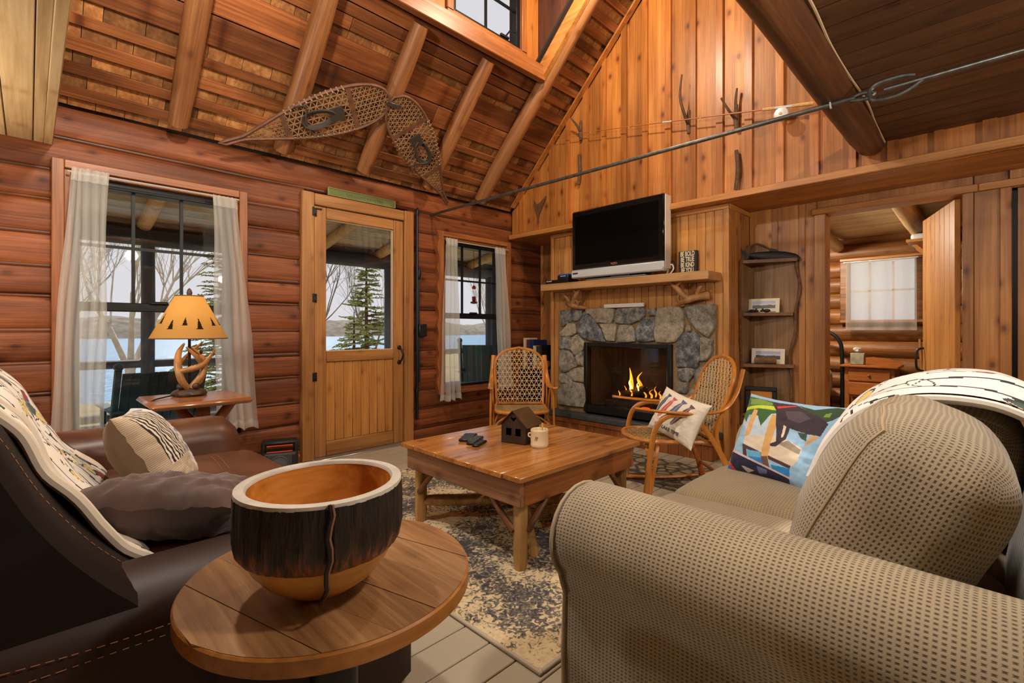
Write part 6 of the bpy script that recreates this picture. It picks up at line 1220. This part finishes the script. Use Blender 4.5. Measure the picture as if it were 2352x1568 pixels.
# ------------------------------------------------------------------ book nook left of the fireplace
BS = thing('bookshelf', 'small dark bookshelf in the corner beside the chimney', 'bookshelf', (4.18, 3.6, 0))
DKW = wood('dark_shelf_wood', (36, 24, 18), (58, 40, 30), (80, 58, 44), 'z', .8, .5, .1, .3, .05, .15)
MB().box(3.99, 4.37, 3.40, 3.42, 0, .62, .003).build('side', DKW, BS); MB().box(3.99, 4.37, 3.855, 3.875, 0, .62, .003).build('side', DKW, BS)
for z in (.04, .33, .60): MB().box(3.99, 4.37, 3.42, 3.855, z, z + .02, .003).build('shelf', DKW, BS)
MB().box(4.36, 4.37, 3.42, 3.855, .06, .60).build('back_panel', DKW, BS)
bk = [('tall cream hardcover book at the log wall end of the shelf', (206, 190, 160), .035, .335, .20), ('thin tan book next to the tall cream one', (176, 130, 88), .016, .32, .19), ('maroon hardcover book in the corner bookshelf row', (92, 30, 44), .026, .315, .2), ('slim navy and white book in the corner row', (44, 44, 84), .02, .31, .19), ('large navy blue book in the corner row', (22, 36, 84), .05, .312, .24), ('pale cream paperback standing before the navy book', (212, 190, 142), .03, .25, .15), ('small white spined paperback in the corner row', (196, 196, 186), .016, .24, .15), ('black paperback in the corner row', (34, 36, 38), .022, .245, .15), ('dark green book in the corner row', (44, 66, 52), .025, .25, .16), ('black book beside the chimney end of the row', (28, 28, 28), .03, .255, .17)]
yy = 3.845
for lb, col, w, h, dpt in bk:
    m = plain('book_cover', col, .5); pg = plain('book_pages', (222, 212, 190), .8) if 'pagesM' not in globals() else pagesM; pagesM = pg
    t = thing('book', lb, 'book', (4.1, yy - w / 2, .62), 0, 'books in the corner row'); x0 = 4.03; tilt = 0
    MB().box(x0, x0 + .004, yy - w, yy, .6205, .6205 + h, .001).build('spine', m, t); MB().box(x0 + .004, x0 + dpt, yy - .003, yy, .6205, .6205 + h).build('cover', m, t); MB().box(x0 + .004, x0 + dpt, yy - w, yy - w + .003, .6205, .6205 + h).build('cover', m, t); MB().box(x0 + .004, x0 + dpt - .004, yy - w + .003, yy - .003, .6245, .6165 + h).build('pages', pg, t)
    yy -= w + .001
WB = thing('small_wooden_bowl', 'small turned wooden bowl in front of the books', 'bowl', (3.93, 3.47, .0)); 
wbz = .6205; WB.location = (4.0, 3.49, wbz)
TUR = wood('turned_bowl', (120, 70, 30), (172, 112, 54), (196, 140, 78), 'x', .8, .35, .1, .2, .02, .1)
MB().lathe([(0, .002), (.055, 0), (.06, .006), (.078, .03), (.08, .06), (.072, .088), (.068, .088), (.074, .06), (.07, .03), (0, .012)], 36, (4.0 - .04, 3.485, wbz)).build('bowl_body', TUR, WB)
# ------------------------------------------------------------------ live-edge corner shelf
LS = thing('corner_shelf', 'live edge corner shelf unit in the nook right of the chimney', 'shelf', (4.3, 1.35, .25))
LEW = wood('live_edge_board', (92, 64, 38), (136, 102, 66), (166, 134, 96), 'z', .7, .5, .2, .3, .05, .15); BKE = plain('bark_edge', (104, 74, 48), .9, nscale=30, namt=.4, bump=.5); SHW = wood('rough_shelf', (82, 52, 28), (124, 84, 48), (150, 108, 68), 'y', .7, .5, .2, .4, .05, .3)
def edge(z): return 1.155 + .03 * sin((z - .3) * 4.2) - .06 * max(0, .62 - z) + .01 * sin(z * 17)
zs = [.26 + 1.36 * i / 24 for i in range(25)]
poly = [(1.50, .26)] + [(edge(z), z) for z in zs] + [(1.30, 1.70), (1.40, 1.765), (1.46, 1.775), (1.50, 1.70)]
MB().prism(poly[::-1], 0, .018, frame_mat((4.408, 0, 0), (0, 1, 0), (0, 0, 1), (-1, 0, 0)) @ Matrix.Diagonal((1, 1, 1, 1))).build('back_board', LEW, LS, recalc=True)
MB().tube(spline([(4.386, 1.165, 1.62), (4.388, 1.30, 1.70), (4.388, 1.40, 1.765), (4.388, 1.46, 1.776), (4.388, 1.497, 1.71)], 5), .008, 7).build('bark_edge', BKE, LS, ang=60); MB().tube([(4.385, edge(z) - .004, z) for z in zs], [.012 + .003 * sin(i * 1.7) for i in range(25)], 8).build('bark_edge', BKE, LS, ang=60)
poly = [(4.39, .26)] + [(4.185 + .02 * sin(z * 3.5) - .03 * max(0, .6 - z), z) for z in zs] + [(4.26, 1.70), (4.34, 1.77), (4.39, 1.775)]
MB().prism(poly, 0, .016, frame_mat((0, 1.502, 0), (1, 0, 0), (0, 0, 1), (0, -1, 0))).build('side_board', LEW, LS, recalc=True)
MB().tube([(4.18 + .02 * sin(z * 3.5) - .03 * max(0, .6 - z), 1.494, z) for z in zs], .012, 8).build('bark_edge', BKE, LS, ang=60)
for z, w in ((.335, .36), (.742, .34), (1.165, .33), (1.60, .36)):
    MB().prism([(4.385, 1.485), (4.385, 1.485 - w), (4.345, 1.485 - w - .005), (4.19, 1.47), (4.19, 1.485)][::-1], z, z + .026).build('shelf_board', SHW, LS, recalc=True)
FS = thing('fish_carving', 'dark carved fish mounted on top of the corner shelf', 'fish carving', (4.27, 1.31, 1.63))
FSM = plain('dark_fish', (26, 20, 17), .6, nscale=20, namt=.4)
fm = frame_mat((4.24, 1.49, 1.665), (.34, -.94, -.06), (0, 0, 1), (-.94, -.34, 0))
MB().tube([tuple(fm @ Vector(p)) for p in spline([(.04, .01, 0), (.10, .005, 0), (.2, .0, 0), (.3, -.005, 0), (.37, -.015, 0), (.405, -.025, 0)], 5)], [.012, .03, .043, .042, .034, .012], 12, flat=(1, .55)).build('body', FSM, FS); MB().prism([(.05, .01), (.0, .045), (-.02, .05), (-.012, .0), (-.01, -.04), (.03, -.02)], -.004, .004, fm).build('tail_fin', FSM, FS, recalc=True); MB().prism([(.18, .03), (.2, .065), (.24, .058), (.27, .03)], -.003, .003, fm).build('dorsal_fin', FSM, FS, recalc=True); MB().prism([(.25, -.03), (.23, -.06), (.275, -.035)], -.003, .003, fm @ Matrix.Translation((0, 0, .015))).build('side_fin', FSM, FS, recalc=True)
FM_ = plain('paper_mat', (224, 214, 194), .8)
def lake_paint(seed):
    def f(u, v):
        if v > .62: return lin((150 + 60 * (1 - v), 170, 200))
        if v > .46 + .08 * n1(u * 6, seed): return lin((196, 196, 200))
        return lin((52, 58, 74)) if n1(u * 20, v * 20, seed) < .15 else lin((110, 84, 52))
    return f
PIC = printed('photo_print', .3)
def card(label, c, xa, w, h, lean, seed):
    xa = Vector(xa).normalized(); up = Vector((0, 0, 1)); n_ = xa.cross(up); up = (up - n_ * lean).normalized(); M = frame_mat(c, xa, up, xa.cross(up)); t = thing('matted_photograph', label, 'photograph', c, 0, 'matted lake photographs')
    MB().box(-w / 2, w / 2, 0, h, 0, .003, 0, M).build('mat_card', FM_, t); MB().grid(lambda u, v: tuple(M @ Vector((-w * .37 + w * .74 * u, h * .30 + h * .52 * v, .0036))), 60, 24).build('photo_print', PIC, t, paint=lake_paint(seed)); return t
XA = (.06, -.99, 0)
card('white matted lake photograph with a lone tree on the upper shelf', (4.33, 1.365, 1.192), XA, .235, .118, .12, 2); card('white matted lake photograph on the middle shelf behind a log piece', (4.335, 1.335, .769), XA, .25, .125, .12, 5)
for i, (lb, y_) in enumerate((('dark mouse figurine facing right on the upper shelf', 1.435), ('dark mouse figurine facing left on the upper shelf', 1.325))):
    t = thing('mouse_figurine', lb, 'figurine', (4.29, y_, 1.192), 0, 'mouse figurines'); s = 1 if i else -1; MB().ball((4.275, y_, 1.206), (.016, .03, .0145), 12, 8).build('body', FSM, t); MB().ball((4.275, y_ + s * .034, 1.206), (.010, .016, .010), 10, 6).build('head', FSM, t); MB().ball((4.275, y_ + s * .03, 1.219), (.004, .008, .008), 8, 6).build('ear', FSM, t); MB().tube(spline([(4.275, y_ - s * .025, 1.197), (4.27, y_ - s * .05, 1.195), (4.265, y_ - s * .07, 1.196)]), .0025, 5).build('tail', FSM, t)
tag(log_mesh(MB(), (4.24, 1.405, .796), (4.30, 1.26, .796), .027, 14, .03, .05, 3, False).build('log_slice', plain('small_log_bark', (110, 78, 48), .8, nscale=20, namt=.4)), 'short log piece lying before the middle shelf photograph', 'log')
BF = thing('picture_frame', 'black picture frame with an orange and white print on the bottom shelf', 'picture frame', (4.27, 1.35, .362)); M = frame_mat((4.235, 1.355, .363), Vector((.25, -.97, 0)), Vector((.15, .04, .98)), Vector((-.97, -.25, .15)))
for a in ((-.115, .115, 0, .035), (-.115, .115, .185, .22), (-.115, -.08, .035, .185), (.08, .115, .035, .185)): MB().box(a[0], a[1], a[2], a[3], 0, .02, .004, M).build('frame_bar', BLKP, BF)
MB().grid(lambda u, v: tuple(M @ Vector((-.08 + .16 * u, .035 + .15 * v, .006))), 50, 40).build('print', PIC, BF, paint=lambda u, v: lin((206, 200, 186)) if abs(v - .52 - .05 * sin(u * 7)) < .13 - .1 * abs(u - .5) else lin((190, 120, 50)) if v > .3 else lin((150, 92, 40)))
# ------------------------------------------------------------------ bedroom
NS = thing('nightstand', 'orange pine nightstand with two drawers in the bedroom', 'nightstand', (6.35, .93, 0)); NSW = wood('nightstand_pine', (128, 68, 28), (176, 104, 48), (196, 126, 66), 'y', .8, .4, .1, .2, .03, .1)
MB().box(6.15, 6.58, .685, 1.18, .655, .677, .005).build('top', NSW, NS); MB().prism([(.70, .677), (1.165, .677), (1.165, .70), (1.10, .735), (.95, .75), (.80, .735), (.70, .70)], 0, .016, frame_mat((6.56, 0, 0), (0, 1, 0), (0, 0, 1), (1, 0, 0))).build('back_splash', NSW, NS, recalc=True)
MB().box(6.20, 6.57, .72, 1.145, .34, .654, .003).build('body', NSW, NS)
for z0, z1 in ((.51, .64), (.36, .495)): d_ = MB().box(6.183, 6.20, .755, 1.11, z0, z1, .005).build('drawer', NSW, NS); MB().ball((6.175, .93, (z0 + z1) / 2), .013, 10, 8).build('knob', NSW, d_)
for x, y_ in ((6.22, .74), (6.22, 1.125), (6.55, .74), (6.55, 1.125)): MB().box(x - .02, x + .02, y_ - .02, y_ + .02, 0, .34, .003).build('leg', NSW, NS)
TB = thing('tissue_box', 'grey patterned tissue box on the bedroom nightstand', 'tissue box', (6.3, 1.05, .677)); MB().box(6.26, 6.37, .985, 1.105, .678, .80, .004).build('carton', plain('tissue_carton', (150, 150, 132), .7, nscale=18, namt=.3), TB); MB().tube(spline([(6.315, 1.045, .80), (6.31, 1.05, .83), (6.30, 1.07, .845), (6.32, 1.02, .85)]), [.02, .045, .035, .008], 8, flat=(1, .5)).build('tissue', WHITE, TB)
BD = thing('bed', 'bed with white quilt and black iron headboard inside the bedroom', 'bed', (5.9, 1.75, 0)); BED = plain('white_quilt', (206, 198, 180), .9, nscale=5, namt=.12)
weld(softbox(MB(), (.62, .52, .19), .12, (.02, .02, .05), Matrix.Translation((5.9, 1.83, .46)), 8, 5, .012, 4).build('quilt', BED, BD)); MB().box(5.3, 6.5, 1.32, 2.3, .02, .30, .01).build('bed_base', BLKP, BD)
MB().tube(spline([(6.45, 1.215, .02), (6.45, 1.215, .75), (6.45, 1.245, .93), (6.45, 1.34, 1.02), (6.45, 1.5, 1.05), (6.45, 2.3, 1.05)]), .02, 10).build('headboard_frame', BLACK, BD); MB().tube([(6.45, 1.5, .3), (6.45, 1.5, 1.04)], .01, 8).build('headboard_bar', BLACK, BD)
SHF = thing('wall_shelf', 'wooden wall shelf with bracket high in the bedroom', 'shelf', (6.1, .3, 1.9)); MB().box(5.75, 6.35, .25, .585, 1.86, 1.885, .003).build('board', PINEX, SHF); MB().beam((5.95, .27, 1.55), (5.95, .55, 1.86), .03, .03).build('bracket', PINEX, SHF); MB().beam((6.25, .27, 1.55), (6.25, .55, 1.86), .03, .03).build('bracket', PINEX, SHF); MB().box(5.75, 6.35, .235, .25, 1.5, 1.89, .003).build('back_rail', PINEX, SHF)
weld(softbox(MB(), (.2, .14, .03), .025, (0, 0, .01), Matrix.Translation((6.05, .42, 1.916)), 6, 4, .006).build('folded_linen', WHITE)); tag(bpy.data.objects['folded_linen'], 'white folded linen on the bedroom wall shelf', 'linen')
BC = thing('cafe_curtain', 'white half curtain over the bedroom window', 'curtain', (6.58, .88, 1.05)); 
MB().grid(lambda u, v: (6.585 + .012 * sin(u * 24) * (1 - .5 * v), .585 + .615 * u + .01 * (1 - v) * (u - .5), 1.045 + .775 * v), 60, 24).build('panel', CUR, BC); MB().grid(lambda u, v: (6.578 + .012 * sin(u * 24), .583 + .62 * u, 1.045 + .03 * v), 60, 2).build('bottom_hem', CUR, BC); MB().tube([(6.59, .57, 1.815), (6.59, 1.23, 1.815)], .006, 6).build('rod', SILV, BC)
for lb, y0_, y1_ in (('pale walking stick leaning on the bedroom logs', .50, .56), ('thin stick leaning beside the pale walking stick', .42, .45)): tag(MB().tube([(6.45, y0_, .003), (6.62, y1_, .95)], .013 if y0_ > .45 else .009, 8).build('walking_stick', TUR), lb, 'stick')
